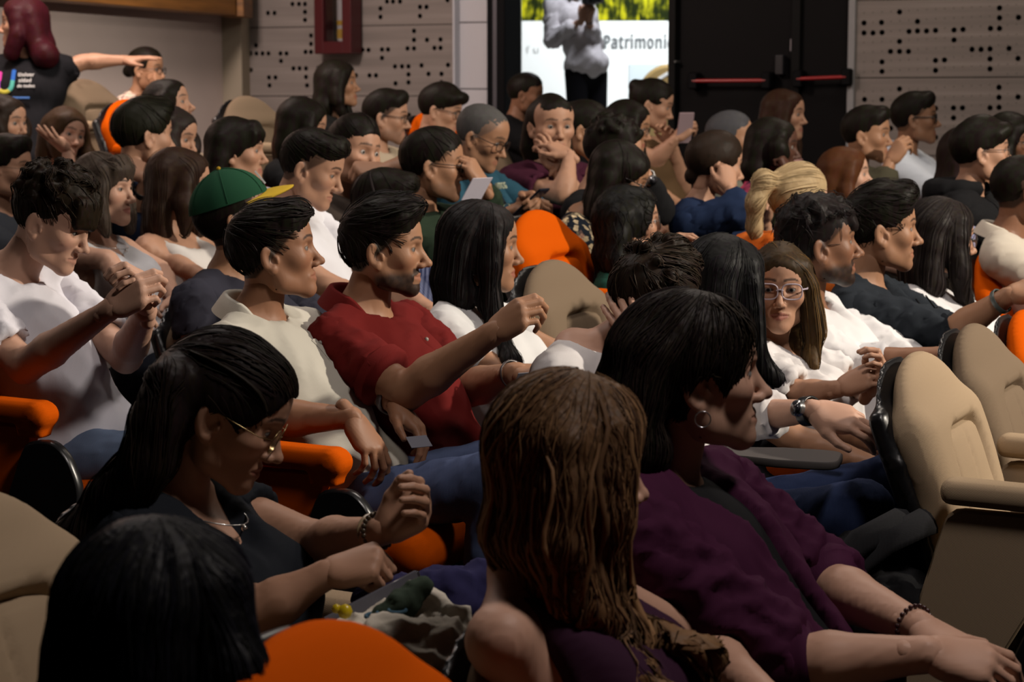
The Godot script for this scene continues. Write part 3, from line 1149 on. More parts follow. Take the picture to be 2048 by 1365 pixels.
# ---------------------------------------------------------------- glasses
func glasses(root: Node3D, ht: Transform3D, d: Dictionary):
	var g: Dictionary = d.glasses
	var m := MB.new()
	var ln := MB.new()
	var w: float = g.get("w", .025)
	var h: float = g.get("h", .018)
	var th: float = g.get("t", .0017)
	var round_: float = g.get("round", .5)
	var dz: float = g.get("dz", .096)
	var dy: float = g.get("dy", -.004)
	var wide: float = d.get("wide", 1.0)
	for s in [-1.0, 1.0]:
		var c := Vector3(.0325 * s * wide, dy, dz)
		var pts := PackedVector3Array()
		var rs := PackedFloat32Array()
		for i in 26:
			var a := TAU * i / 26.0
			var ex := lerpf(.42, 1.0, round_)
			var q := Vector2(signf(cos(a)) * pow(absf(cos(a)), ex) * w, signf(sin(a)) * pow(absf(sin(a)), ex) * h)
			pts.append(ht * (c + Vector3(q.x, q.y, -absf(q.x + s * .03) * .10 + .003)))
			rs.append(th * d.get("hs", 1.0))
		m.tube(pts, rs, 5, 1.0, Vector3.UP, true)
		var k := ln.v.size()
		var nn := (ht.basis * Vector3(0, 0, 1)).normalized()
		ln.v.append(ht * (c + Vector3(0, 0, -.001)))
		ln.n.append(nn)
		for p in pts:
			ln.v.append(p); ln.n.append(nn)
		for i in 26:
			ln.ix.append(k); ln.ix.append(k + 1 + i); ln.ix.append(k + 1 + (i + 1) % 26)
		m.tube(PackedVector3Array([ht * (c + Vector3(s * w * .98, .006, -.004)), ht * Vector3(.073 * s * wide, dy + .006, dz - .022), ht * Vector3(.0795 * s * wide, .004, .0), ht * Vector3(.0775 * s * wide, -.02, -.03)]), PackedFloat32Array([th, th * 1.1, th, th]), 5)
	m.tube(PackedVector3Array([ht * Vector3(-.0095, dy + .003, dz + .001), ht * Vector3(0, dy + .006, dz + .004), ht * Vector3(.0095, dy + .003, dz + .001)]), PackedFloat32Array([th, th, th]), 5)
	var o := wear(root, "glasses", m, gloss(g.get("col", Color(.01, .01, .01)), .25, g.get("metal", 0.0)))
	var l := MeshInstance3D.new()
	l.name = "lens"
	var tint: float = g.get("tint", .07)
	l.mesh = ln.mesh(pane(Color(.02, .02, .025), tint))
	o.add_child(l, true)

# ---------------------------------------------------------------- hair
func hair(d: Dictionary, root: Node3D, W: Transform3D, ht: Transform3D, H: Vector3, hb: Basis, hs: float, NB: Vector3, Bf: Vector3, Bl: Vector3, near: bool, z: float):
	var h: Dictionary = d.hair
	var f := Fld.new()
	f.T = ht
	f.S = hs
	var kind: String = h.kind
	var rng := RandomNumberGenerator.new()
	rng.seed = int(d.px[0] * 31 + d.px[1])
	var col: Color = h.get("col", Color(.009, .007, .006))
	var line: float = h.get("line", 0.0)         # hairline higher or lower
	var long := kind in ["long", "bob", "part", "bangs"]
	var vol: float = h.get("vol", .0)
	if not long:
		var sd: float = h.get("sides", .0035)
		f.ell(Vector3(0, .026, -.015), Vector3(.0735 + sd, .0875 + .004, .0975 + sd + .002))
		f.ell(Vector3(0, .055 + vol * .5, .004), Vector3(.066 + vol * .4, .064 + vol * .8, .082), Basis.IDENTITY, .02)
		f.ell(Vector3(0, .043, .031), Vector3(.0645, .060, .059), Basis.IDENTITY, .01)
	else:
		f.ell(Vector3(0, .025, -.018), Vector3(.0825 + vol, .0965 + vol, .103 + vol))
		f.ell(Vector3(0, .045, .031), Vector3(.070 + vol * .5, .063 + vol, .061 + vol * .4), Basis.IDENTITY, .01)
	# the face stays clear
	f.ell(Vector3(0, -.034 + line, .1), Vector3(h.get("fw", .062), .096 if long else .1, .06 if long else .066), Basis.IDENTITY, .018, 1)
	if not long or h.get("ear", false):
		for s in [-1.0, 1.0]:
			f.ell(Vector3(s * .09, -.038, .012), Vector3(.034, .048, .034), Basis.IDENTITY, .01, 1)
	if not long:
		f.ell(Vector3(0, -.135, -.0), Vector3(.13, .075, .12), Basis.IDENTITY, .008, 1)
	match kind:
		"quiff":
			f.chain([Vector3(-.042, .078, .046), Vector3(-.02, .088 + vol, .064), Vector3(.02, .088 + vol, .064), Vector3(.042, .078, .046)], [.022, .021, .021, .022], .03)
		"fringe":
			f.chain([Vector3(-.05, .06, .055), Vector3(-.025, .075, .088), Vector3(.025, .075, .09), Vector3(.05, .06, .055)], [.022, .018, .018, .022], .03)
			for i in 7:
				var x := -.045 + .015 * i
				f.cap(Vector3(x, .075, .08), Vector3(x + .008, .045 + rng.randf() * .012, .098 - absf(x) * .45), .014, .006, .012)
		"curly":
			for i in h.get("n", 130):
				var a := rng.randf() * TAU
				var e := asin(rng.randf_range(-.12, 1.0))
				var q := Vector3(cos(e) * cos(a), sin(e), cos(e) * sin(a))
				if q.z > .35 and q.y < .42 or absf(q.x) > .55 and q.y < .25 and q.z > -.2:
					continue
				var c := Vector3(0, .036 + vol, -.008) + q * Vector3(.070 + vol * .6, .078 + vol * .7, .092 + vol * .5)
				f.cap(c, c + Vector3(rng.randf_range(-.010, .010), rng.randf_range(-.01, .006), rng.randf_range(-.010, .010)), .0125, .010, .007)
			if h.get("fringe", 0.0) > 0.0:
				for i in 12:
					var x := rng.randf_range(-.055, .055)
					f.cap(Vector3(x, .075, .083 - absf(x) * .3), Vector3(x, .048 - h.fringe * rng.randf(), .1 - absf(x) * .4), .016, .012, .006)
		"bun":
			f.ell(v3(h.get("at", [0, .08, -.09])), Vector3(.036, .034, .034), Basis.IDENTITY, .01)
	if long or h.has("len"):
		var ln: float = h.get("len", .22)
		var hy := facing(rad_to_deg(atan2(hb.z.z, hb.z.x)))
		f.T = W * Transform3D(hy, H)
		var lean := v3(h.get("lean", [0, 0, 0]))       # where the ends hang, in the head's yaw frame
		var wd: float = h.get("wd", 1.0)
		var rt: float = h.get("tip", .022)
		var hp: Vector3 = hy.inverse() * (hb * Vector3(0, .0, -.05) * hs)
		var fT := f.T
		var few := z > 7.0
		var fx := 0.0 if h.get("ear", false) else 1.0
		if fx == 0.0:
			hp.z -= .022
		for i in ([0.5, 2, 3.5] if few else [0, 1, 2, 3, 4]):
			var x: float = (-.066 + .033 * i) * wd
			var wob := rng.randf_range(-.012, .012)
			var e = ln * (1.0 - .10 * absf(i - 2) * h.get("round", 1.0))
			lay(f, fT, d, [hp + Vector3(x * .9, .03, -.01 + absf(x) * .25 * fx), hp + Vector3(x * 1.08, -.09, -.04 + absf(x) * .4 * fx), Vector3(x * 1.0 + wob + lean.x * .45, hp.y - .09 - (e - .09) * .5, hp.z - .035 + lean.z * .45 + absf(x) * .3), Vector3(x * h.get("taper", .85) + wob + lean.x, hp.y - e, hp.z - .02 + lean.z)], [.036 * hs, .036 * hs, .030, rt] if not few else [.044, .044, .038, rt * 1.3])
		var fl: float = h.get("front", ln * .8)
		if fl > 0.0:
			for s in [-1.0, 1.0]:
				var side: float = h.get("fl" if s > 0 else "fr", fl)
				if side <= 0.0:
					continue
				var up := hy.inverse() * (hb * Vector3(s * .064, .052, .03) * hs)
				var q := up + Vector3(s * .018, -.1, -.012)
				lay(f, fT, d, [up, q, Vector3(q.x + s * .012 + lean.x * .5, up.y - side * .6, q.z + .005), Vector3(q.x * .92 + lean.x, up.y - side, q.z + .03 + h.get("ff", 0.0))], [.022, .026, .022, rt * .8])
		f.T = fT
	if kind == "bangs":
		f.T = ht
		for i in 6:
			var x := -.05 + .02 * i
			f.chain([Vector3(x * .7, .09, .06), Vector3(x * .95, .062, .088 - absf(x) * .35), Vector3(x * 1.1 + .004, .032 - absf(x) * .3, .099 - absf(x) * .6)], [.018, .014, .006], .015)
	if kind == "tail" or h.has("tail"):
		f.T = ht
		var tp := v3(h.get("at", [0, .05, -.12]))
		f.cap(tp + Vector3(0, 0, .03), tp, .035, .02, .02)
		f.T = W
		var w0: Vector3 = H + hb * tp * hs
		var pts := [w0]
		for p in h.tail:
			pts.append(H + hb * Vector3(p[0], p[1], p[2]) * hs)
		var rs := [.018]
		for i in h.tail.size():
			rs.append(lerpf(.034, .010, float(i) / h.tail.size()))
		f.chain(pts, rs, .02)
	var hc := (.0048 if z < 4.2 else .006) if near else .0095
	var m := f.nets(hc)
	var iy := facing(rad_to_deg(atan2(hb.z.z, hb.z.x))).inverse()
	# grooves that run with the hair
	var gn := FastNoiseLite.new()
	gn.frequency = 1.0; gn.seed = 3
	var amp: float = h.get("groove", .0018)
	var HL: Vector3 = W * H
	for i in m.v.size():
		var p := iy * (m.v[i] - HL)
		var a := atan2(p.x, p.z + .02)
		m.v[i] += m.n[i] * amp * (gn.get_noise_3d(p.x * 170.0, p.y * 14.0, p.z * 170.0) + .5 * gn.get_noise_2d(a * 16.0, p.y * 9.0))
	m.smooth()
	m.c.resize(m.v.size())
	var hi: Color = h.get("hi", col * 1.7)
	for i in m.v.size():
		var p := iy * (m.v[i] - HL)
		var t := gn.get_noise_3d(p.x * 120.0, p.y * 6.0 + 9.0, p.z * 120.0) * .5 + .5
		m.c[i] = col.lerp(hi, clampf(t * h.get("mix", .35) + h.get("ends", 0.0) * smoothstep(-.05, -.3, p.y), 0, 1))
	# strands laid over the mass
	var ns: int = h.get("strands", 420 if z < 5.9 else 140 if near else 0)
	if ns > 0:
		strands(m, f, ns, h, rng, W, ht, H, hb, hs, col, hi, HL, iy)
	var wv: float = h.get("curl", 0.0)
	if wv > 0.0:
		for i in m.v.size():
			var p := iy * (m.v[i] - HL)
			var k := smoothstep(-.06, -.22, p.y) * wv
			m.v[i] += iy.inverse() * Vector3(sin(p.y * 48.0 + gn.get_noise_2d(p.x * 14.0, p.z * 14.0) * 6.0), 0, cos(p.y * 44.0 + gn.get_noise_2d(p.x * 14.0 + 5.0, p.z * 14.0) * 6.0)) * k
	wear(root, "hair", m, M.hair, h.get("label", ""))

# a lock through these points, kept clear of the garment it falls over
func lay(f: Fld, t: Transform3D, d: Dictionary, pts: Array, rs: Array):
	var body: Fld = d.tf
	var ids := body.all()
	var fine := []
	var rr := []
	for i in pts.size() - 1:
		for k in 2:
			fine.append(t * (pts[i] as Vector3).lerp(pts[i + 1], k / 2.0))
			rr.append(lerpf(rs[i], rs[i + 1], k / 2.0))
	fine.append(t * (pts[pts.size() - 1] as Vector3))
	rr.append(rs[rs.size() - 1])
	for i in fine.size():
		var p: Vector3 = fine[i]
		for k in 3:
			var e := body.ev(p, ids)
			if e < rr[i] * .6:
				p += body.grad(p, ids, .006) * (rr[i] * .6 - e)
		fine[i] = p
	f.T = Transform3D.IDENTITY
	f.chain(fine, rr, .03)

func strands(m: MB, f: Fld, ns: int, h: Dictionary, rng: RandomNumberGenerator, W: Transform3D, ht: Transform3D, H: Vector3, hb: Basis, hs: float, col: Color, hi: Color, HL: Vector3, iy: Basis):
	var ids := f.all()
	var count := m.v.size()
	var kind: String = h.kind
	var whorl: Vector3 = ht * v3(h.get("whorl", [0, .085, -.05]))
	var fwd := hb.z
	var comb := v3(h.get("comb", [0, 0, 0]))       # extra push in head axes for the top
	var step: float = h.get("step", .016)
	var steps: int = h.get("steps", 9)
	var lift: float = h.get("lift", .0)
	var long := kind in ["long", "bob", "part", "bangs"] or h.has("len")
	var hinv := ht.affine_inverse()
	var sr: float = h.get("sr", .0009)
	for s in ns:
		var k := rng.randi() % count
		var p := m.v[k]
		var top := smoothstep(HL.y - .02, HL.y + .06, p.y)
		if long and rng.randf() < .35 and top < .5:
			continue
		var pts := PackedVector3Array()
		var rs := PackedFloat32Array()
		var st := steps if not long else steps + 8
		var off := rng.randf_range(.0006, .0035)
		var jit = Vector3(rng.randf_range(-1, 1), rng.randf_range(-1, 1), rng.randf_range(-1, 1)) * h.get("messy", .18)
		var wave: float = h.get("wave", .0)
		var ph := rng.randf() * TAU
		for q in st:
			ids = f.near(p)
			var g := f.grad(p, ids, .003)
			var dd := f.ev(p, ids)
			p -= g * (dd - off - lift * q / st)
			var lq := hinv * p
			if lq.z > (.055 if not long else .068) and lq.y < .066 + h.get("line", 0.0) and lq.y > -.12 and absf(lq.x) < .06:
				break
			pts.append(p)
			var u := float(q) / (st - 1)
			rs.append(sr * (1.0 - .75 * absf(u * 2.0 - .9)) + .0003)
			top = smoothstep(HL.y - .02, HL.y + .07, p.y)
			var dir = (p - whorl).normalized() * (.35 + .65 * top) + Vector3.DOWN * (1.0 - top) * (1.0 if long else .5) + hb * comb * top + jit
			if wave > 0.0:
				var sid := g.cross(Vector3.DOWN)
				dir += sid * sin(ph + q * .9) * wave
			dir -= g * dir.dot(g)
			if dir.length() < .01:
				dir = Vector3.DOWN
			p += dir.normalized() * step
		if pts.size() < 4:
			continue
		var b := m.v.size()
		var clump: bool = s % int(h.get("clump", 1000000)) == 7
		if clump:
			for q in rs.size():
				rs[q] *= h.get("cr", 5.0)
		m.tube(pts, rs, 6 if clump else 3, .6 if clump else 1.0, Vector3.UP, false, false)
		var t := rng.randf() if not clump else rng.randf_range(.5, 1.0)
		var cc := col.lerp(hi, t * t * h.get("smix", .8))
		m.c.resize(m.v.size())
		for i in range(b, m.v.size()):
			m.c[i] = cc

func seat_label(colour: String, who: String) -> String:
	var w := who.split(",")[0].split(" ")
	if w.size() > 11:
		w = w.slice(0, 11)
	while w[w.size() - 1] in ["with", "and", "a", "an", "the", "in", "of", "on", "to", "at", "his", "her", "by", "its"]:
		w.resize(w.size() - 1)
	return colour + " seat under the " + " ".join(w)
# ---------------------------------------------------------------- head, eyes, hands: built once, bent per person
func head_field(f: Fld, fem: bool):
	var j := 0.9 if fem else 1.0
	f.ell(Vector3(0, .025, -.012), Vector3(.0735, .087, .097))
	f.ell(Vector3(0, .042, .032), Vector3(.061, .055, .055), Basis.IDENTITY, .03)
	f.ell(Vector3(0, -.03, .022), Vector3(.060 * j, .074, .064), Basis.IDENTITY, .03)
	for s in [-1.0, 1.0]:
		f.cap(Vector3(.053 * s * j, -.045, -.002), Vector3(.046 * s * j, -.076, .012), .017, .016, .03)
		f.cap(Vector3(.046 * s * j, -.076, .012), Vector3(.013 * s, -.103, .067), .016, .014, .035)
		f.ell(Vector3(.041 * s, -.024, .055), Vector3(.022, .019, .022), Basis.IDENTITY, .03)
	f.ell(Vector3(0, -.072, .066), Vector3(.031, .027, .021), Basis.IDENTITY, .02)
	f.ell(Vector3(0, -.103, .074), Vector3(.021 * j, .015, .017), Basis.IDENTITY, .014)
	for s in [-1.0, 1.0]:
		f.cap(Vector3(.012 * s, .021, .0815), Vector3(.046 * s, .021, .062), .0075 if fem else .0095, .006, .016)
		f.ell(Vector3(.032 * s, -.001, .091), Vector3(.019, .0125, .0165), Basis(Vector3.UP, .35 * s), .013, 1)
	f.cap(Vector3(0, .008, .0805), Vector3(0, -.033, .1035), .006, .0092, .012)
	f.ell(Vector3(0, -.0375, .107), Vector3(.0105, .0092, .0105), Basis.IDENTITY, .007)
	for s in [-1.0, 1.0]:
		f.ell(Vector3(.0115 * s, -.0425, .094), Vector3(.0072, .0075, .0105), Basis.IDENTITY, .006)
		f.cap(Vector3(.0055 * s, -.052, .1), Vector3(.0065 * s, -.046, .098), .0032, .002, .002, 1)
		f.cap(Vector3(.031 * s, .0, .0695), Vector3(.031 * s, .0005, .0695), .0142, .0142, .004)
		f.ell(Vector3(.032 * s, -.0012, .0875), Vector3(.0142, .0040, .0185), Basis(Vector3.UP, .3 * s) * Basis(Vector3.BACK, .07 * s), .002, 1)
		# lips
		f.cap(Vector3(.0255 * s, -.0705, .0765), Vector3(.004 * s, -.0645, .0875), .0032, .0052, .008)
		f.cap(Vector3(.022 * s, -.0725, .077), Vector3(0, -.0785, .0868), .0032, .006, .008)
		f.cap(Vector3(.025 * s, -.0708, .083), Vector3(0, -.0708, .0955), .0016, .0016, .003, 1)
		# ear
		var eb := Basis(Vector3.UP, -.42 * s) * Basis(Vector3.RIGHT, -.16)
		f.ell(Vector3(.0765 * s, -.016, -.012), Vector3(.0065, .031, .019), eb, .006)
		f.ell(Vector3(.0755 * s, -.042, -.003), Vector3(.006, .011, .009), eb, .006)
		f.ell(Vector3(.083 * s, -.016, -.0075), Vector3(.0055, .021, .0105), eb, .004, 1)
		f.ell(Vector3(.079 * s, -.019, -.001), Vector3(.007, .010, .006), eb, .004, 1)
		f.ell(Vector3(.072 * s, -.02, .0085), Vector3(.006, .009, .004), eb, .005)
	f.cap(Vector3(0, -.055, -.03), Vector3(0, -.088, -.038), .047 * (.88 if fem else 1.0), .042 * (.88 if fem else 1.0), .02)

var heads := {}
func head_mesh(fem: bool, cell: float) -> MB:
	var key := [fem, cell]
	if not heads.has(key):
		var f := Fld.new()
		head_field(f, fem)
		heads[key] = f.nets(cell)
	return heads[key]

# a head bent to one person's face; hb turns it, at places it
func head_for(o: Dictionary, fem: bool, cell: float, t: Transform3D) -> MB:
	var src := head_mesh(fem, cell)
	var out := MB.new()
	var m := src.v.size()
	out.v.resize(m); out.c.resize(m); out.n = Transform3D(t.basis.orthonormalized(), Vector3.ZERO) * src.n
	out.ix = src.ix
	var skin: Color = o.skin
	var lip := skin.lerp(o.get("lip", Color(.28, .07, .06)), .55 if fem else .3)
	var browc: Color = o.get("brow", Color(.012, .008, .007))
	var hairc: Color = o.get("stub", browc)
	var beard: float = o.get("beard", 0.0)
	var nose: float = o.get("nose", 1.0)
	var wide: float = o.get("wide", 1.0)
	var jaw: float = o.get("jaw", 1.0)
	var chin: float = o.get("chin", 0.0)
	var buzz: float = o.get("buzz", 0.0)
	var rng := FastNoiseLite.new()
	rng.frequency = 60.0; rng.seed = 5
	for i in m:
		var p := src.v[i]
		var q := p
		q.x *= wide
		if p.z > .07 and p.y < .02 and p.y > -.056:
			var w := smoothstep(.022, .0, absf(p.x)) * smoothstep(.02, -.02, p.y) * smoothstep(-.056, -.046, p.y)
			q.z += w * (nose - 1.0) * .02
			q.x *= 1.0 + (nose - 1.0) * .3 * w
		if p.y < -.04:
			var w := smoothstep(-.04, -.1, p.y) * smoothstep(-.14, -.11, p.y)
			q.x *= lerpf(1.0, jaw, w)
			q.z += chin * w * smoothstep(0, .07, p.z)
		out.v[i] = t * q
		var col := skin
		var ax := absf(p.x)
		if p.z > .05:
			var by := .0255 + .0035 * sin(clampf((ax - .012) / .04, 0, 1) * PI) - .004 * smoothstep(.035, .055, ax)
			var bw := .0052 * (1.2 - ax * 9.0)
			col = col.lerp(browc, .85 * smoothstep(.007, .012, ax) * smoothstep(.054, .046, ax) * smoothstep(bw, bw * .45, absf(p.y - by)))
			var ly := -.0705
			var lw := .0275
			if ax < lw and p.z > .078:
				var up := ly + .0105 * (1.0 - pow(ax / lw, 1.6)) - .002 * smoothstep(.006, .0, ax)
				var lowl := ly - .0125 * (1.0 - pow(ax / lw, 2.0))
				if p.y < up and p.y > lowl:
					col = lip
		if p.z > .06 and ax > .015 and ax < .05 and absf(p.y) < .014:
			var e := Vector2((ax - .032) / .017, (p.y + .001) / .0075).length()
			if e < 1.0:
				col = col.lerp(Color(.03, .017, .013), .6 * (1.0 - e * .5))
		# cheeks and nose a touch redder
		col.r *= 1.0 + .10 * smoothstep(.03, .0, Vector3(ax - .042, p.y + .03, p.z - .07).length())
		if beard > 0.0:
			var w := smoothstep(-.045, -.07, p.y + .35 * maxf(0.0, .035 - p.z) * 0.6) * smoothstep(-.135, -.115, p.y)
			var mous := smoothstep(.012, .006, absf(p.y + .0575)) * smoothstep(.034, .026, ax) * smoothstep(.07, .08, p.z)
			w = maxf(w * smoothstep(-.03, .0, p.z), mous)
			if col != lip:
				if ax < .027 and p.y > -.088 and p.y < -.05 and p.z > .08:
					w *= .25 if mous < .3 else 1.0
				col = col.lerp(hairc, clampf(w * beard * (1.0 + .12 * rng.get_noise_3dv(p)), 0, .96))
		if buzz > 0.0 and p.y > -.06:
			var hl := smoothstep(.0, .012, (p.y * .75 - p.z) + .012 + .02 * smoothstep(.03, .07, ax)) * smoothstep(.0, -.012, p.z - .02 - p.y)
			if ax < .078:
				col = col.lerp(hairc, hl * buzz)
		out.c[i] = col
	# eyeballs
	var gaze: Vector3 = o.get("gaze", Vector3(0, -.03, 1)).normalized()
	for s in [-1.0, 1.0]:
		eyeball(out, t * Transform3D(Basis.IDENTITY, Vector3(.031 * s * wide, -.0008, .07)), gaze, Color(.36, .33, .31))
	return out

func eyeball(out: MB, t: Transform3D, gaze: Vector3, white: Color):
	var rows := 12
	var seg := 14
	var base := out.v.size()
	var z := gaze
	var x := Vector3.UP.cross(z).normalized()
	var y := z.cross(x)
	for r in rows + 1:
		var a := PI * 0.62 * r / rows
		for s in seg:
			var b := TAU * s / seg
			var d := z * cos(a) + (x * cos(b) + y * sin(b)) * sin(a)
			out.v.append(t * (d * .0128))
			out.n.append((t.basis * d).normalized())
			out.c.append(Color(.006, .005, .005) if a < .2 else Color(.03, .016, .01) if a < .46 else white)
	for r in rows:
		for s in seg:
			out.quad(base + r * seg + s, base + (r + 1) * seg + s, base + (r + 1) * seg + (s + 1) % seg, base + r * seg + (s + 1) % seg)

# right hand: wrist at the origin, fingers along +z, back of the hand +y, thumb side +x
const POSES := {
	"relax": [[22, 30, 20], [28, 34, 22], [32, 36, 24], [36, 38, 26], [0.0, 0.0]],
	"flat": [[4, 6, 4], [5, 7, 4], [6, 8, 5], [8, 9, 6], [0.0, 0.0]],
	"fist": [[72, 92, 55], [76, 95, 58], [78, 96, 60], [80, 95, 60], [1.0, .9]],
	"pinch": [[48, 52, 30], [44, 56, 34], [40, 56, 36], [38, 52, 36], [.7, .55]],
	"hold": [[38, 52, 34], [42, 58, 36], [46, 60, 38], [50, 62, 40], [.55, .3]],
	"cup": [[55, 40, 20], [58, 42, 22], [58, 44, 24], [56, 42, 24], [.2, .2]],
	"point": [[10, 14, 8], [52, 66, 40], [60, 72, 44], [64, 74, 46], [.6, .5]],
}
var hand_cache := {}
func hand_mesh(pose: String, cell: float) -> MB:
	var key := [pose, cell]
	if hand_cache.has(key):
		return hand_cache[key]
	var f := Fld.new()
	var ps: Array = POSES[pose]
	var kx := [.027, .0085, -.0095, -.0265]
	var kz := [.086, .091, .086, .076]
	var ky := [.0, .003, .002, -.002]
	var ln := [[.043, .026, .021], [.047, .030, .022], [.043, .028, .021], [.034, .021, .019]]
	var fr := [[.0098, .0086, .0077, .0066], [.01, .0088, .0078, .0067], [.0094, .0083, .0074, .0063], [.0083, .0073, .0066, .0058]]
	f.cap(Vector3(0, 0, -.03), Vector3(0, 0, .012), .018, .0225, .02)
	for i in 4:
		var k := Vector3(kx[i], ky[i], kz[i])
		f.cap(Vector3(kx[i] * .62, -.001, .018), k - Vector3(0, .003, 0), .0145, .0118, .014)
		f.cap(Vector3(kx[i] * .75, -.006, .03), k - Vector3(0, .008, .014), .0135, .011, .014)
	for i in 4:
		var p := Vector3(kx[i], ky[i], kz[i])
		var ang := 0.0
		var spread := deg_to_rad((1.5 - i) * (5.0 if pose in ["flat", "relax"] else 2.0))
		for q in 3:
			ang += deg_to_rad(ps[i][q])
			var d := Vector3(sin(spread) * cos(ang), -sin(ang), cos(ang) * cos(spread))
			var e: Vector3 = p + d * ln[i][q]
			f.cap(p, e, fr[i][q], fr[i][q + 1], .003)
			p = e
	var fold: float = ps[4][0]
	var bend: float = ps[4][1]
	var t0 := Vector3(.015, -.004, .012)
	var t1 := t0 + Vector3(.026 - fold * .006, -.010 - fold * .008, .030)
	var t2 := t1 + Vector3(.017 - fold * .022, -.008 - fold * .012, .030 - .004 * fold)
	var t3 := t2 + Vector3(.006 - bend * .028, -.006 - bend * .006, .026 - bend * .008)
	f.cap(t0, t1, .0155, .0135, .012)
	f.cap(t1, t2, .0125, .0102, .006)
	f.cap(t2, t3, .0098, .0078, .003)
	hand_cache[key] = f.nets(cell)
	return hand_cache[key]
# ---------------------------------------------------------------- the crowd
const LIGHT := Color(.40, .22, .145)
const FAIR := Color(.46, .27, .19)
const TAN := Color(.32, .165, .095)
const BROWN := Color(.21, .10, .055)
const DARK := Color(.075, .035, .022)
const BLACKHAIR := Color(.0075, .0065, .0065)
const BROWNHAIR := Color(.022, .012, .008)

func crowd():
	front_people()
	middle_people()
	back_people()

func front_people():
	# nearest: only the crown and back of a dark head
	person({"label": "glossy black bob of a person seen from behind, nearest of all at lower left", "px": [325, 1262], "seat": "brown", "z": 1.98, "hs": .96, "fem": true, "yaw": -42, "pitch": -6, "skin": TAN,
		"hair": {"kind": "bob", "len": .15, "front": .13, "col": Color(.006, .006, .0075), "hi": Color(.02, .02, .026), "vol": .002, "wd": .86, "strands": 1600, "tip": .02, "messy": .12, "sr": .0007, "whorl": [0, .10, -.02], "groove": .002},
		"top": [{"col": Color(.012, .012, .016)}]})
	var p := {"label": "woman in a black wrap top and round wire glasses looking down at her hands", "px": [456, 816], "seat": "brown", "z": 3.05, "hs": .95, "fem": true, "yaw": 4, "pitch": -27, "skin": LIGHT, "nose": 1.05,
		"hair": {"kind": "bob", "len": .30, "front": 0.0, "col": Color(.010, .0075, .0065), "hi": Color(.034, .022, .016), "ear": true, "line": .0, "fw": .066, "strands": 1400, "sr": .0008, "messy": .16, "lean": [0, 0, -.17], "wd": 1.5, "taper": 1.0, "vol": .004, "tip": .04, "whorl": [0, .02, -.12], "smix": .6},
		"top": [{"name": "wrap_top", "col": Color(.011, .013, .017), "neck": "deepv", "sleeve": .30, "flare": .012, "fold": .008, "weave": "knit"}], "nb": [-.01, 0, 0], "rec": .19, "tl": .31, "both": true,
		"l": {"e": [630, 1085, .05], "w": [765, 1062, -.12], "h": [850, 1015, -.14], "pose": "cup", "n": [.2, -.55, -.8]}, "r": {"e": [520, 1225, -.2], "w": [652, 1150, -.2], "h": [735, 1122, -.2], "pose": "fist", "n": [.15, .9, .45]},
		"glasses": {"col": Color(.35, .25, .12), "metal": .9, "t": .0009, "w": .022, "h": .021, "round": 1.0, "dy": -.008}, "wrist": [["l", .012, .0035, Color(.05, .035, .02), "beads"], ["l", .024, .0014, Color(.25, .18, .1), "cord"]], "legs": Color(.012, .013, .018)}
	person(p)
	necklace(p)
	p = {"label": "woman with long brown gold-streaked hair, a bare shoulder and dark purple sleeveless top", "px": [1146, 928], "seat": "brown", "z": 2.6, "hs": .955, "fem": true, "yaw": -17, "pitch": -7, "roll": 0, "skin": FAIR, "b": .97,
		"hair": {"kind": "part", "len": .54, "front": .40, "fl": .40, "fr": .62, "ff": .10, "vol": .010, "col": Color(.028, .014, .008), "hi": Color(.36, .20, .095), "mix": .38, "ends": .3, "strands": 2800, "clump": 26, "cr": 5.0, "curl": .010, "sr": .0009, "messy": .14, "wave": .35, "wd": 1.35, "taper": 1.0, "tip": .014, "fw": .058, "line": -.01, "lean": [.02, 0, .17], "whorl": [.0, .115, .0], "steps": 11, "step": .02, "smix": .75, "groove": .003},
		"top": [{"name": "sleeveless_top", "col": Color(.030, .010, .024), "tank": true, "neck": "scoop", "weave": "knit", "fold": .003}],
		"r": {"e": [1105, 1500, -.06], "w": [1330, 1440, -.05], "pose": "relax"}, "l": {"e": [1400, 1290, .22], "w": [1560, 1420, .0], "pose": "relax"}, "rec": .27, "legs": Color(.02, .02, .03)}
	person(p)
	tattoo(p)
	p = {"label": "man in an open purple shirt over black, chin-length dark hair and hoop earring", "px": [1388, 745], "seat": "brown", "z": 3.02, "hs": 1.0, "yaw": -3, "pitch": 2, "skin": FAIR, "nose": 1.15, "jaw": .95, "beard": .25, "stub": Color(.06, .035, .025),
		"hair": {"kind": "bob", "len": .185, "taper": .62, "front": 0.0, "ear": true, "col": Color(.0085, .0065, .0055), "hi": Color(.05, .035, .026), "vol": .008, "fw": .060, "line": -.002, "strands": 2400, "sr": .0008, "messy": .22, "lift": .003, "tip": .02, "whorl": [.01, .11, .02], "smix": .45, "wd": 1.0},
		"top": [{"name": "tee", "col": Color(.010, .010, .011), "sleeve": 0.0, "g": -.005, "fold": .001}, {"name": "open_shirt", "col": Color(.044, .009, .029), "neck": "open", "sleeve": 1.12, "cuff": true, "cuffw": .045, "fold": .012, "ff": 5.5, "g": .015, "collar": .035, "gap": .85}], "nb": [-.01, 0, .0], "rec": .29,
		"r": {"e": [1580, 1330, -.20], "w": [1850, 1310, -.26], "h": [1975, 1325, -.26], "pose": "relax", "n": [.05, .85, .5]}, "l": {"e": [1640, 1165, .12], "w": [1838, 1258, -.10], "h": [1945, 1300, -.16], "pose": "hold", "n": [.3, .9, .2]},
		"wrist": [["l", .012, .003, Color(.04, .012, .012), "beads"]], "legs": Color(.012, .012, .016)}
	person(p)
	fore_locks(p)
	hoop(p, .012)
	loose_strands(p)

